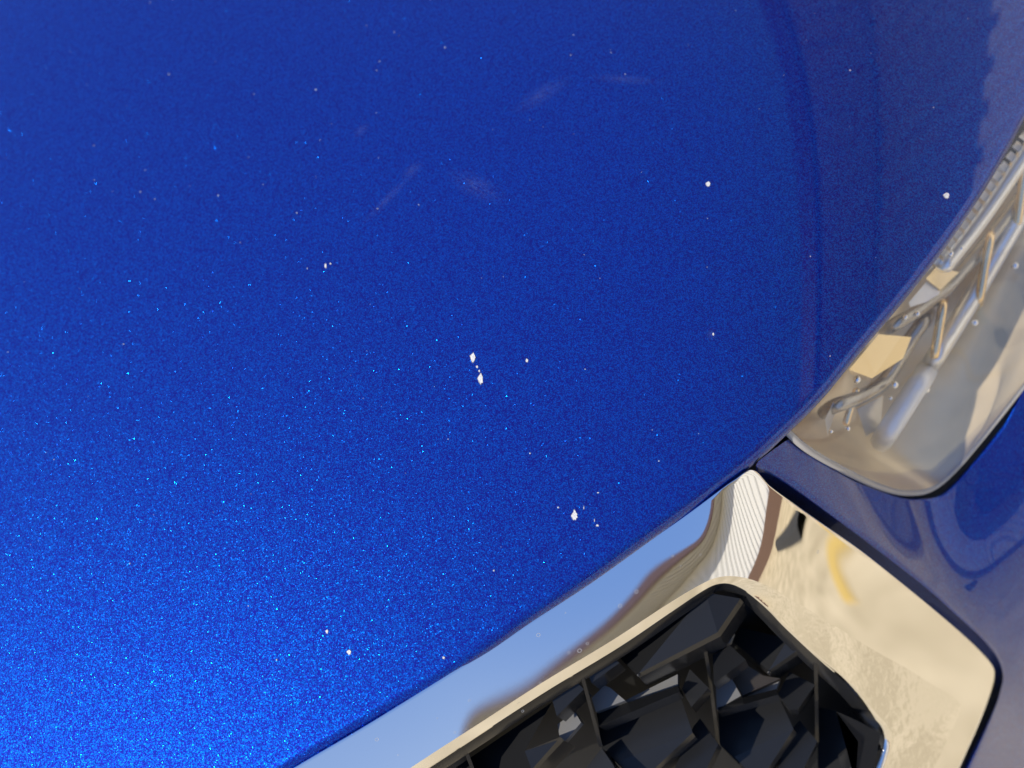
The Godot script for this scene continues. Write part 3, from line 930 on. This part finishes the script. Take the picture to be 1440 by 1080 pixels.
	facets("crossbar", grille, black, [
		[Vector3(18.4, 756.4, 104.9), Vector3(26, 755.4, 100.7), Vector3(30.4, 757.4, 109), Vector3(21, 758.4, 112.6), Vector3(18.5, 758.4, 111.3)],
		[Vector3(18.4, 756.4, 104.9), Vector3(26, 755.4, 100.7), Vector3(26, 743.4, 100.7), Vector3(18.4, 744.4, 104.9)],
		[Vector3(26, 755.4, 100.7), Vector3(30.4, 757.4, 109), Vector3(30.4, 745.4, 109), Vector3(26, 743.4, 100.7)],
		[Vector3(30.4, 757.4, 109), Vector3(21, 758.4, 112.6), Vector3(21, 746.4, 112.6), Vector3(30.4, 745.4, 109)],
		[Vector3(21, 758.4, 112.6), Vector3(18.5, 758.4, 111.3), Vector3(18.5, 746.4, 111.3), Vector3(21, 746.4, 112.6)],
		[Vector3(18.5, 758.4, 111.3), Vector3(18.4, 756.4, 104.9), Vector3(18.4, 744.4, 104.9), Vector3(18.5, 746.4, 111.3)]])
	facets("crossbar", grille, black, [
		[Vector3(-11.6, 766, 100.5), Vector3(-8.2, 765, 99.2), Vector3(-7.6, 768, 109.6), Vector3(-19.1, 769, 116.6), Vector3(-28, 769, 111.3)],
		[Vector3(-11.6, 766, 100.5), Vector3(-8.2, 765, 99.2), Vector3(-8.2, 753, 99.2), Vector3(-11.6, 754, 100.5)],
		[Vector3(-8.2, 765, 99.2), Vector3(-7.6, 768, 109.6), Vector3(-7.6, 756, 109.6), Vector3(-8.2, 753, 99.2)],
		[Vector3(-7.6, 768, 109.6), Vector3(-19.1, 769, 116.6), Vector3(-19.1, 757, 116.6), Vector3(-7.6, 756, 109.6)],
		[Vector3(-19.1, 769, 116.6), Vector3(-28, 769, 111.3), Vector3(-28, 757, 111.3), Vector3(-19.1, 757, 116.6)],
		[Vector3(-28, 769, 111.3), Vector3(-11.6, 766, 100.5), Vector3(-11.6, 754, 100.5), Vector3(-28, 757, 111.3)]])
	facets("crossbar", grille, black, [
		[Vector3(17.3, 739.6, 114.1), Vector3(20.4, 738.6, 113.3), Vector3(21, 741.6, 122.4), Vector3(7.4, 742.6, 129.7), Vector3(1.5, 742.6, 124.9)],
		[Vector3(17.3, 739.6, 114.1), Vector3(20.4, 738.6, 113.3), Vector3(20.4, 726.6, 113.3), Vector3(17.3, 727.6, 114.1)],
		[Vector3(20.4, 738.6, 113.3), Vector3(21, 741.6, 122.4), Vector3(21, 729.6, 122.4), Vector3(20.4, 726.6, 113.3)],
		[Vector3(21, 741.6, 122.4), Vector3(7.4, 742.6, 129.7), Vector3(7.4, 730.6, 129.7), Vector3(21, 729.6, 122.4)],
		[Vector3(7.4, 742.6, 129.7), Vector3(1.5, 742.6, 124.9), Vector3(1.5, 730.6, 124.9), Vector3(7.4, 730.6, 129.7)],
		[Vector3(1.5, 742.6, 124.9), Vector3(17.3, 739.6, 114.1), Vector3(17.3, 727.6, 114.1), Vector3(1.5, 730.6, 124.9)]])
	facets("crossbar", grille, black, [
		[Vector3(32.7, 738, 117.2), Vector3(37.3, 737, 124), Vector3(40.8, 736, 130.7), Vector3(31.2, 737, 139.3), Vector3(24, 739, 139.2), Vector3(32.7, 740, 129.3)],
		[Vector3(32.7, 738, 117.2), Vector3(37.3, 737, 124), Vector3(37.3, 725, 124), Vector3(32.7, 726, 117.2)],
		[Vector3(37.3, 737, 124), Vector3(40.8, 736, 130.7), Vector3(40.8, 724, 130.7), Vector3(37.3, 725, 124)],
		[Vector3(40.8, 736, 130.7), Vector3(31.2, 737, 139.3), Vector3(31.2, 725, 139.3), Vector3(40.8, 724, 130.7)],
		[Vector3(31.2, 737, 139.3), Vector3(24, 739, 139.2), Vector3(24, 727, 139.2), Vector3(31.2, 725, 139.3)],
		[Vector3(24, 739, 139.2), Vector3(32.7, 740, 129.3), Vector3(32.7, 728, 129.3), Vector3(24, 727, 139.2)],
		[Vector3(32.7, 740, 129.3), Vector3(32.7, 738, 117.2), Vector3(32.7, 726, 117.2), Vector3(32.7, 728, 129.3)]])
	facets("crossbar", grille, black, [
		[Vector3(-39.7, 783.9, 93.8), Vector3(-39.1, 784.9, 100.1), Vector3(-39.5, 784.9, 108.5), Vector3(-55.7, 781.9, 98.6)],
		[Vector3(-39.7, 783.9, 93.8), Vector3(-39.1, 784.9, 100.1), Vector3(-39.1, 772.9, 100.1), Vector3(-39.7, 771.9, 93.8)],
		[Vector3(-39.1, 784.9, 100.1), Vector3(-39.5, 784.9, 108.5), Vector3(-39.5, 772.9, 108.5), Vector3(-39.1, 772.9, 100.1)],
		[Vector3(-39.5, 784.9, 108.5), Vector3(-55.7, 781.9, 98.6), Vector3(-55.7, 769.9, 98.6), Vector3(-39.5, 772.9, 108.5)],
		[Vector3(-55.7, 781.9, 98.6), Vector3(-39.7, 783.9, 93.8), Vector3(-39.7, 771.9, 93.8), Vector3(-55.7, 769.9, 98.6)]])
	facets("rear_slat", grille, grey_plastic, [
		[Vector3(-47.2, 793.3, 82.1), Vector3(-40.3, 793.3, 81.5), Vector3(-40.3, 793.3, 85.6), Vector3(-49.5, 793.3, 88.3)],
		[Vector3(-47.2, 793.3, 82.1), Vector3(-40.3, 793.3, 81.5), Vector3(-40.3, 789.3, 81.5), Vector3(-47.2, 789.3, 82.1)],
		[Vector3(-40.3, 793.3, 81.5), Vector3(-40.3, 793.3, 85.6), Vector3(-40.3, 789.3, 85.6), Vector3(-40.3, 789.3, 81.5)],
		[Vector3(-40.3, 793.3, 85.6), Vector3(-49.5, 793.3, 88.3), Vector3(-49.5, 789.3, 88.3), Vector3(-40.3, 789.3, 85.6)],
		[Vector3(-49.5, 793.3, 88.3), Vector3(-47.2, 793.3, 82.1), Vector3(-47.2, 789.3, 82.1), Vector3(-49.5, 789.3, 88.3)]])
	facets("rear_slat", grille, grey_plastic, [
		[Vector3(-33.4, 794.2, 81.2), Vector3(-27.8, 794.2, 80), Vector3(-26.6, 794.2, 81.6), Vector3(-24.6, 794.2, 87.5), Vector3(-34.4, 794.2, 85.5)],
		[Vector3(-33.4, 794.2, 81.2), Vector3(-27.8, 794.2, 80), Vector3(-27.8, 790.2, 80), Vector3(-33.4, 790.2, 81.2)],
		[Vector3(-27.8, 794.2, 80), Vector3(-26.6, 794.2, 81.6), Vector3(-26.6, 790.2, 81.6), Vector3(-27.8, 790.2, 80)],
		[Vector3(-26.6, 794.2, 81.6), Vector3(-24.6, 794.2, 87.5), Vector3(-24.6, 790.2, 87.5), Vector3(-26.6, 790.2, 81.6)],
		[Vector3(-24.6, 794.2, 87.5), Vector3(-34.4, 794.2, 85.5), Vector3(-34.4, 790.2, 85.5), Vector3(-24.6, 790.2, 87.5)],
		[Vector3(-34.4, 794.2, 85.5), Vector3(-33.4, 794.2, 81.2), Vector3(-33.4, 790.2, 81.2), Vector3(-34.4, 790.2, 85.5)]])
	facets("rear_slat", grille, grey_plastic, [
		[Vector3(-25.2, 785.7, 85.6), Vector3(-6.2, 785.7, 87.7), Vector3(-8.4, 785.7, 91.1), Vector3(-24.4, 785.7, 87.4)],
		[Vector3(-25.2, 785.7, 85.6), Vector3(-6.2, 785.7, 87.7), Vector3(-6.2, 781.7, 87.7), Vector3(-25.2, 781.7, 85.6)],
		[Vector3(-6.2, 785.7, 87.7), Vector3(-8.4, 785.7, 91.1), Vector3(-8.4, 781.7, 91.1), Vector3(-6.2, 781.7, 87.7)],
		[Vector3(-8.4, 785.7, 91.1), Vector3(-24.4, 785.7, 87.4), Vector3(-24.4, 781.7, 87.4), Vector3(-8.4, 781.7, 91.1)],
		[Vector3(-24.4, 785.7, 87.4), Vector3(-25.2, 785.7, 85.6), Vector3(-25.2, 781.7, 85.6), Vector3(-24.4, 781.7, 87.4)]])
	facets("rear_slat", grille, grey_plastic, [
		[Vector3(1.9, 768, 94.3), Vector3(8, 768, 94.6), Vector3(7.4, 768, 100.8), Vector3(-1.9, 768, 100.4)],
		[Vector3(1.9, 768, 94.3), Vector3(8, 768, 94.6), Vector3(8, 764, 94.6), Vector3(1.9, 764, 94.3)],
		[Vector3(8, 768, 94.6), Vector3(7.4, 768, 100.8), Vector3(7.4, 764, 100.8), Vector3(8, 764, 94.6)],
		[Vector3(7.4, 768, 100.8), Vector3(-1.9, 768, 100.4), Vector3(-1.9, 764, 100.4), Vector3(7.4, 764, 100.8)],
		[Vector3(-1.9, 768, 100.4), Vector3(1.9, 768, 94.3), Vector3(1.9, 764, 94.3), Vector3(-1.9, 764, 100.4)]])
	facets("rear_slat", grille, grey_plastic, [
		[Vector3(7.6, 757.9, 99), Vector3(21.8, 757.9, 101.4), Vector3(18.6, 757.9, 103.6), Vector3(3.3, 757.9, 100.2)],
		[Vector3(7.6, 757.9, 99), Vector3(21.8, 757.9, 101.4), Vector3(21.8, 753.9, 101.4), Vector3(7.6, 753.9, 99)],
		[Vector3(21.8, 757.9, 101.4), Vector3(18.6, 757.9, 103.6), Vector3(18.6, 753.9, 103.6), Vector3(21.8, 753.9, 101.4)],
		[Vector3(18.6, 757.9, 103.6), Vector3(3.3, 757.9, 100.2), Vector3(3.3, 753.9, 100.2), Vector3(18.6, 753.9, 103.6)],
		[Vector3(3.3, 757.9, 100.2), Vector3(7.6, 757.9, 99), Vector3(7.6, 753.9, 99), Vector3(3.3, 753.9, 100.2)]])
	facets("rear_slat", grille, grey_plastic, [
		[Vector3(7.7, 785.2, 86.2), Vector3(15.2, 785.2, 84.4), Vector3(16.6, 785.2, 86.1), Vector3(13.8, 785.2, 88.1), Vector3(7.4, 785.2, 88.2)],
		[Vector3(7.7, 785.2, 86.2), Vector3(15.2, 785.2, 84.4), Vector3(15.2, 781.2, 84.4), Vector3(7.7, 781.2, 86.2)],
		[Vector3(15.2, 785.2, 84.4), Vector3(16.6, 785.2, 86.1), Vector3(16.6, 781.2, 86.1), Vector3(15.2, 781.2, 84.4)],
		[Vector3(16.6, 785.2, 86.1), Vector3(13.8, 785.2, 88.1), Vector3(13.8, 781.2, 88.1), Vector3(16.6, 781.2, 86.1)],
		[Vector3(13.8, 785.2, 88.1), Vector3(7.4, 785.2, 88.2), Vector3(7.4, 781.2, 88.2), Vector3(13.8, 781.2, 88.1)],
		[Vector3(7.4, 785.2, 88.2), Vector3(7.7, 785.2, 86.2), Vector3(7.7, 781.2, 86.2), Vector3(7.4, 781.2, 88.2)]])
	facets("rear_slat", grille, brown_plastic, [
		[Vector3(8.3, 762.6, 93.7), Vector3(14.9, 762.6, 92.5), Vector3(17.5, 762.6, 98.3), Vector3(21.7, 762.6, 102.1), Vector3(8, 762.6, 100.1)],
		[Vector3(8.3, 762.6, 93.7), Vector3(14.9, 762.6, 92.5), Vector3(14.9, 758.6, 92.5), Vector3(8.3, 758.6, 93.7)],
		[Vector3(14.9, 762.6, 92.5), Vector3(17.5, 762.6, 98.3), Vector3(17.5, 758.6, 98.3), Vector3(14.9, 758.6, 92.5)],
		[Vector3(17.5, 762.6, 98.3), Vector3(21.7, 762.6, 102.1), Vector3(21.7, 758.6, 102.1), Vector3(17.5, 758.6, 98.3)],
		[Vector3(21.7, 762.6, 102.1), Vector3(8, 762.6, 100.1), Vector3(8, 758.6, 100.1), Vector3(21.7, 758.6, 102.1)],
		[Vector3(8, 762.6, 100.1), Vector3(8.3, 762.6, 93.7), Vector3(8.3, 758.6, 93.7), Vector3(8, 758.6, 100.1)]])
	facets("fin", grille, black, [
		[Vector3(-29.6, 818.5, 76.1), Vector3(-28.7, 817.7, 76.5), Vector3(-33, 804.9, 84.3), Vector3(-33.9, 805.8, 83.8)],
		[Vector3(-29.6, 818.5, 76.1), Vector3(-33.9, 805.8, 83.8), Vector3(-35.8, 786.8, 79.2), Vector3(-31.3, 800.3, 71)],
		[Vector3(-28.7, 817.7, 76.5), Vector3(-33, 804.9, 84.3), Vector3(-34.9, 785.9, 79.6), Vector3(-30.3, 799.5, 71.4)],
		[Vector3(-33.9, 805.8, 83.8), Vector3(-33, 804.9, 84.3), Vector3(-38.9, 786.1, 94), Vector3(-39.9, 786.9, 93.6)],
		[Vector3(-33.9, 805.8, 83.8), Vector3(-39.9, 786.9, 93.6), Vector3(-42.2, 767, 89.5), Vector3(-35.8, 786.8, 79.2)],
		[Vector3(-33, 804.9, 84.3), Vector3(-38.9, 786.1, 94), Vector3(-41.2, 766, 90), Vector3(-34.9, 785.9, 79.6)]])
	facets("fin", grille, black, [
		[Vector3(5.7, 796.5, 86.3), Vector3(6.7, 795.6, 86.7), Vector3(3.2, 786.7, 93), Vector3(2.2, 787.6, 92.6)],
		[Vector3(5.7, 796.5, 86.3), Vector3(2.2, 787.6, 92.6), Vector3(2.3, 767.6, 88.4), Vector3(6, 777.1, 81.8)],
		[Vector3(6.7, 795.6, 86.7), Vector3(3.2, 786.7, 93), Vector3(3.4, 766.7, 88.9), Vector3(7.1, 776.2, 82.2)],
		[Vector3(2.2, 787.6, 92.6), Vector3(3.2, 786.7, 93), Vector3(-7.5, 757.3, 108.7), Vector3(-8.5, 758.3, 108.2)],
		[Vector3(2.2, 787.6, 92.6), Vector3(-8.5, 758.3, 108.2), Vector3(-9, 736.6, 104.9), Vector3(2.3, 767.6, 88.4)],
		[Vector3(3.2, 786.7, 93), Vector3(-7.5, 757.3, 108.7), Vector3(-7.9, 735.6, 105.4), Vector3(3.4, 766.7, 88.9)]])
	facets("fin", grille, black, [
		[Vector3(35, 766.2, 102.4), Vector3(36.1, 765.3, 102.9), Vector3(28.9, 749.2, 112.6), Vector3(27.8, 750.2, 112.1)],
		[Vector3(35, 766.2, 102.4), Vector3(27.8, 750.2, 112.1), Vector3(29.4, 728.1, 109), Vector3(37, 745.1, 98.9)],
		[Vector3(36.1, 765.3, 102.9), Vector3(28.9, 749.2, 112.6), Vector3(30.6, 727, 109.6), Vector3(38.2, 744.1, 99.4)],
		[Vector3(27.8, 750.2, 112.1), Vector3(28.9, 749.2, 112.6), Vector3(21.9, 731.3, 121.8), Vector3(20.8, 732.4, 121.3)],
		[Vector3(27.8, 750.2, 112.1), Vector3(20.8, 732.4, 121.3), Vector3(22, 709.3, 118.8), Vector3(29.4, 728.1, 109)],
		[Vector3(28.9, 749.2, 112.6), Vector3(21.9, 731.3, 121.8), Vector3(23.2, 708.1, 119.4), Vector3(30.6, 727, 109.6)]])
	facets("fin", grille, black, [
		[Vector3(-72.4, 817.2, 77.5), Vector3(-71.5, 816.4, 77.9), Vector3(-73.9, 809.2, 83.2), Vector3(-74.8, 810, 82.8)],
		[Vector3(-72.4, 817.2, 77.5), Vector3(-74.8, 810, 82.8), Vector3(-79.1, 791.3, 78.1), Vector3(-76.5, 799, 72.5)],
		[Vector3(-71.5, 816.4, 77.9), Vector3(-73.9, 809.2, 83.2), Vector3(-78.2, 790.5, 78.5), Vector3(-75.6, 798.2, 72.9)],
		[Vector3(-74.8, 810, 82.8), Vector3(-73.9, 809.2, 83.2), Vector3(-78.2, 797.4, 89.1), Vector3(-79.1, 798.2, 88.7)],
		[Vector3(-74.8, 810, 82.8), Vector3(-79.1, 798.2, 88.7), Vector3(-83.6, 778.9, 84.3), Vector3(-79.1, 791.3, 78.1)],
		[Vector3(-73.9, 809.2, 83.2), Vector3(-78.2, 797.4, 89.1), Vector3(-82.7, 778, 84.8), Vector3(-78.2, 790.5, 78.5)]])
	facets("rear_panel", grille, grille_back, [
		[Vector3(-147.9, 824.5, 52.7), Vector3(25.2, 790.7, 65.5), Vector3(51.4, 729.7, 97.8), Vector3(51.1, 670.8, 129.9), Vector3(4.9, 608.8, 165.1), Vector3(-169.3, 724.6, 107.7)]])


func make_bumper(car: Node3D) -> void:
	var n := BUMPER_INNER.size() / 2
	var cols := 220
	var across := 40
	var rows := []
	for k in range(-8, across + 6):
		var row := []
		for i in cols + 1:
			var t := (n - 1.0) * i / cols
			var a := spline2(BUMPER_INNER, t)
			var b := spline2(BUMPER_OUTER, t)
			var f := clampf(float(k) / across, 0.0, 1.0)
			var q := a.lerp(b, f)
			var y := bumper_y(q.x, q.y)
			if k < 0:
				var g := deg_to_rad(minf(-k, 6) * 15.0)
				var d := (a - b).normalized()
				q = a + d * 0.0018 * sin(g)
				y = bumper_y(a.x, a.y) - 0.0018 * (1.0 - cos(g)) - maxf(-k - 6, 0) * 0.012
			elif k > across:
				var d := (b - a).normalized()
				q = b + d * 0.0008 * (k - across)
				y = bumper_y(b.x, b.y) - 0.0012 * pow(k - across, 1.6)
			row.append(Vector3(q.x, y, q.y))
		rows.append(row)
	var bumper := put("bumper", done(skin(rows, null, 0.09, true)), M.paint, car)
	bumper.set_meta("label", "blue painted bumper corner between grille surround and headlight")


func make_headlight(car: Node3D) -> void:
	var lamp := Node3D.new()
	lamp.name = "headlight"
	car.add_child(lamp)
	var satin: Material = M.satin
	var satin_dark: Material = M.satin_dark
	var satin_white: Material = M.satin_white
	var tan: Material = M.tan
	var cream: Material = M.cream
	var glint: Material = M.glint
	var chrome: Material = M.chrome
	var n := LENS_EDGE.size() / 3
	var cols := 140
	var rows := []
	var across := 30
	for k in across + 1:
		var row := []
		for i in cols + 1:
			var t := (n - 1.0) * i / cols
			var a := spline3(LENS_TOP, t)
			var b := spline3(LENS_EDGE, t)
			var f := float(k) / across
			row.append(a.lerp(b, f) + LENS_OUT * minf((b - a).length() * 0.16, 0.007) * (1.0 - pow(absf(2.0 * f - 1.0), 2.6)))
		rows.append(row)
	put("lens", done(skin(rows)), M.lens, lamp)
	# thick outer rim of the lens, rounded, and the seal under it
	rows = []
	var rim := []
	for k in 9:
		var row := []
		for i in cols + 1:
			var t := (n - 1.0) * i / cols
			var b := spline3(LENS_EDGE, t)
			var a := spline3(LENS_TOP, t)
			var d := spline3(LENS_EDGE, minf(t + 0.05, n - 1.0)) - spline3(LENS_EDGE, maxf(t - 0.05, 0.0))
			var side := d.cross(LENS_OUT).normalized()
			if side.dot(b - a) < 0.0: side = -side
			var g := deg_to_rad(-70.0 + 22.0 * k)
			row.append(b + side * 0.0012 * sin(g) + LENS_OUT * 0.0012 * cos(g) - LENS_OUT * 0.0008)
		rim.append(row)
	put("lens_rim", done(skin(rim)), M.rim, lamp)
	rows = []
	for k in 6:
		var row := []
		for i in cols + 1:
			var t := (n - 1.0) * i / cols
			var b := spline3(LENS_EDGE, t)
			var a := spline3(LENS_TOP, t)
			var d := spline3(LENS_EDGE, minf(t + 0.05, n - 1.0)) - spline3(LENS_EDGE, maxf(t - 0.05, 0.0))
			var side := d.cross(LENS_OUT).normalized()
			if side.dot(b - a) < 0.0: side = -side
			row.append(b - LENS_OUT * (0.0015 + 0.0016 * k) + side * (0.0006 + 0.0006 * k))
		rows.append(row)
	put("housing_edge", done(skin(rows)), M.trim, lamp)
	# reflector bowl
	rows = []
	for k in 21:
		var row := []
		for i in cols + 1:
			var t := (n - 1.0) * i / cols
			var a := spline3(LENS_TOP, t)
			var b := spline3(LENS_EDGE, t) - LENS_OUT * 0.0012
			var f := float(k) / 20.0
			a -= LENS_OUT * 0.012
			var deep := 0.036 * pow(sin(PI * pow(f, 0.8) * 0.5 + PI * 0.5 * f * f), 0.8) if f < 1.0 else 0.0
			row.append(a.lerp(b, f) - LENS_OUT * minf(deep, (b - a).length() * 0.9))
		rows.append(row)
	put("reflector", done(skin(rows)), M.bowl, lamp)
	tube("light_guide", lamp, satin_white, [Vector3(105, 745.2, 47.7), Vector3(104.4, 759.6, 50.6), Vector3(111.3, 762.6, 48.2), Vector3(120.2, 762.6, 44.3), Vector3(126.9, 760.9, 41.2), Vector3(135.8, 744.8, 34.3)], 4.0)
	tube("light_guide", lamp, satin, [Vector3(138.5, 741.9, 32.4), Vector3(136.7, 757.8, 36.2), Vector3(145.5, 757.7, 32.4), Vector3(158, 756.1, 26.6), Vector3(168.8, 756.7, 21.5), Vector3(187.1, 757.8, 12.9), Vector3(212.8, 759.7, 0.7)], 3.5)
	tube("reflector_ridge", lamp, satin_dark, [Vector3(125.5, 771.5, 21.5), Vector3(126, 781.9, 25.8), Vector3(137, 776.9, 24.5), Vector3(151.5, 769.4, 20.8), Vector3(162.5, 766.7, 17.2), Vector3(178.6, 763.5, 11.7), Vector3(200.6, 761.1, 3.2), Vector3(216.2, 760.6, -3.4)], 2.4)
	tube("reflector_ridge", lamp, satin, [Vector3(155.8, 779.2, 16.2), Vector3(171.7, 777, 10.3), Vector3(188.4, 775.7, 3.6), Vector3(213.4, 775, -7.1)], 3.0)
	tube("reflector_ridge", lamp, satin_dark, [Vector3(89, 771.3, 35.4), Vector3(90.6, 781.9, 39.2), Vector3(99.5, 777.4, 39.7), Vector3(111.7, 770.3, 37.8), Vector3(121.7, 769.8, 33.6), Vector3(130.4, 770.3, 29.6), Vector3(139.6, 769.6, 25.9), Vector3(147.9, 755.9, 19.3)], 2.6)
	tube("post", lamp, tan, [Vector3(139.1, 748, 33.5), Vector3(136, 761.9, 36.7), Vector3(141.6, 767.6, 31.4), Vector3(147.5, 771.3, 25.9), Vector3(154.9, 758.9, 19)], 1.7)
	tube("post", lamp, tan, [Vector3(168.7, 742.5, 23.2), Vector3(164.8, 757, 26.4), Vector3(171.2, 763.9, 20.1), Vector3(178.9, 769.3, 13.1), Vector3(187.4, 756.8, 5.7)], 1.7)
	tube("post", lamp, tan, [Vector3(195.3, 761, 9.9), Vector3(202.5, 770.1, 2.3), Vector3(210.6, 776.8, -5.7)], 1.7)
	tube("post", lamp, tan, [Vector3(92, 773.7, 43.7), Vector3(96.6, 776.4, 40.4), Vector3(100.8, 778.3, 37.6)], 1.3)
	facets("reflector_block", lamp, cream, [
		[Vector3(117, 788.9, 28.5), Vector3(130.3, 773.5, 30.2), Vector3(123, 772.7, 34.9), Vector3(107.2, 781, 37.8), Vector3(99.5, 793.2, 35.1)],
		[Vector3(107.2, 781, 37.8), Vector3(99.5, 793.2, 35.1), Vector3(102.8, 779.8, 31.7), Vector3(110.2, 767, 34.7)],
		[Vector3(130.3, 773.5, 30.2), Vector3(123, 772.7, 34.9), Vector3(128.3, 754.5, 30.7), Vector3(136.2, 756.7, 26.2)]])
	facets("reflector_block", lamp, cream, [
		[Vector3(151.2, 782.8, 16.4), Vector3(161, 770.6, 18.1), Vector3(149, 775.8, 21.9), Vector3(144.2, 785.6, 19.3)],
		[Vector3(161, 770.6, 18.1), Vector3(149, 775.8, 21.9), Vector3(154.1, 761.6, 18), Vector3(166.7, 757.3, 14.6)]])
	facets("reflector_block", lamp, satin_white, [
		[Vector3(145.3, 781.5, 18.6), Vector3(149.4, 773.8, 21.6), Vector3(147.2, 773, 23), Vector3(134, 782.9, 24), Vector3(134.6, 783.4, 22.4)]])
	facets("reflector_block", lamp, satin, [
		[Vector3(98.7, 771.3, 40.9), Vector3(111.5, 763.2, 39.2), Vector3(106.1, 751.5, 45.2), Vector3(99.2, 754.1, 45.8)],
		[Vector3(84.4, 783.9, 42.1), Vector3(90.3, 785.2, 38.8), Vector3(91.1, 779, 39.4), Vector3(83.6, 775.3, 44.5)]])
	facets("louvre", lamp, satin, [
		[Vector3(145.2, 787.6, 17.8), Vector3(148.2, 787.2, 16.7), Vector3(152.4, 778.5, 15.9), Vector3(149.2, 778.8, 17.1)]])
	facets("louvre", lamp, satin, [
		[Vector3(149.3, 787.3, 16.2), Vector3(152.4, 786.9, 15), Vector3(156.7, 778.1, 14.2), Vector3(153.5, 778.5, 15.4)]])
	facets("louvre", lamp, satin, [
		[Vector3(153.6, 786.9, 14.5), Vector3(156.7, 786.6, 13.3), Vector3(161, 777.8, 12.5), Vector3(157.8, 778.1, 13.7)]])
	facets("louvre", lamp, satin, [
		[Vector3(157.8, 786.7, 12.7), Vector3(161, 786.3, 11.5), Vector3(165.4, 777.4, 10.7), Vector3(162.1, 777.8, 11.9)]])
	facets("louvre", lamp, satin, [
		[Vector3(162.1, 786.4, 11), Vector3(165.3, 786, 9.8), Vector3(169.8, 777.2, 8.9), Vector3(166.5, 777.5, 10.1)]])
	facets("louvre", lamp, satin, [
		[Vector3(166.4, 786.1, 9.2), Vector3(169.6, 785.8, 8), Vector3(174.2, 776.9, 7.1), Vector3(171, 777.3, 8.3)]])
	facets("louvre", lamp, satin, [
		[Vector3(170.8, 785.9, 7.4), Vector3(174, 785.5, 6.2), Vector3(178.7, 776.6, 5.2), Vector3(175.4, 777, 6.5)]])
	facets("louvre", lamp, satin, [
		[Vector3(175.2, 785.7, 5.5), Vector3(178.4, 785.3, 4.3), Vector3(183.2, 776.4, 3.3), Vector3(179.9, 776.8, 4.6)]])
	facets("louvre", lamp, satin, [
		[Vector3(179.6, 785.6, 3.7), Vector3(182.9, 785.2, 2.4), Vector3(187.8, 776.2, 1.4), Vector3(184.5, 776.6, 2.7)]])
	facets("louvre", lamp, satin, [
		[Vector3(184.1, 785.4, 1.8), Vector3(187.4, 785, 0.5), Vector3(192.4, 776.1, -0.5), Vector3(189.1, 776.5, 0.8)]])
	facets("louvre", lamp, satin, [
		[Vector3(188.6, 785.3, -0.1), Vector3(191.9, 784.9, -1.4), Vector3(197, 775.9, -2.5), Vector3(193.7, 776.3, -1.2)]])
	facets("louvre", lamp, satin, [
		[Vector3(193.2, 785.2, -2.1), Vector3(196.5, 784.8, -3.4), Vector3(201.7, 775.8, -4.5), Vector3(198.3, 776.2, -3.2)]])
	facets("louvre", lamp, satin, [
		[Vector3(197.8, 785.1, -4.1), Vector3(201.1, 784.7, -5.3), Vector3(206.4, 775.7, -6.5), Vector3(203, 776.2, -5.2)]])
	facets("louvre", lamp, satin, [
		[Vector3(202.4, 785.1, -6.1), Vector3(205.7, 784.7, -7.4), Vector3(211.1, 775.7, -8.6), Vector3(207.7, 776.1, -7.3)]])
	facets("louvre", lamp, satin, [
		[Vector3(207, 785.1, -8.1), Vector3(210.4, 784.7, -9.4), Vector3(215.9, 775.7, -10.7), Vector3(212.5, 776.1, -9.3)]])
	facets("louvre", lamp, satin, [
		[Vector3(211.7, 785.1, -10.2), Vector3(215.1, 784.7, -11.5), Vector3(220.7, 775.7, -12.8), Vector3(217.3, 776.1, -11.5)]])
	ball("glint_bead", lamp, glint, Vector3(114, 773.5, 41.7), 1.4)  # polished beads, added here and below to catch sun glints
	ball("glint_bead", lamp, glint, Vector3(126.1, 758.7, 44.7), 1.5)
	ball("glint_bead", lamp, glint, Vector3(111.7, 766.8, 42.8), 0.8)
	ball("glint_bead", lamp, glint, Vector3(158.2, 755.2, 32.3), 1.3)
	ball("glint_bead", lamp, glint, Vector3(185.8, 753.1, 21.2), 1.5)
	ball("glint_bead", lamp, glint, Vector3(129.3, 785.2, 27.1), 0.9)
	ball("glint_bead", lamp, glint, Vector3(135, 780.8, 26.7), 1.0)
	ball("glint_bead", lamp, glint, Vector3(158.2, 783.1, 15.4), 1.0)
	ball("glint_bead", lamp, glint, Vector3(163.5, 780, 14.6), 1.0)
	ball("glint_bead", lamp, glint, Vector3(83.2, 784, 46.9), 0.8)
	ball("glint_bead", lamp, glint, Vector3(89.6, 778.9, 47.6), 1.0)
	ball("glint_bead", lamp, glint, Vector3(101.5, 785.7, 36.9), 1.4)
	ball("glint_bead", lamp, glint, Vector3(181.9, 756.1, 17.1), 0.8)


func make_inside(car: Node3D) -> void:
	# unseen dark box added to keep light out of the nose from behind and below
	var st := SurfaceTool.new()
	st.begin(Mesh.PRIMITIVE_TRIANGLES)
	box_into(st, Basis.IDENTITY, Vector3(0, 0.52, -0.3), Vector3(1.1, 0.02, 0.9))
	box_into(st, Basis.IDENTITY, Vector3(-0.56, 0.66, -0.3), Vector3(0.02, 0.3, 0.85))
	box_into(st, Basis.IDENTITY, Vector3(0, 0.66, -0.74), Vector3(1.1, 0.3, 0.02))
	box_into(st, Basis.IDENTITY, Vector3(-0.35, 0.68, 0.03), Vector3(0.4, 0.3, 0.02))
	put("nose_light_block", done(st), M.grille_back, car)
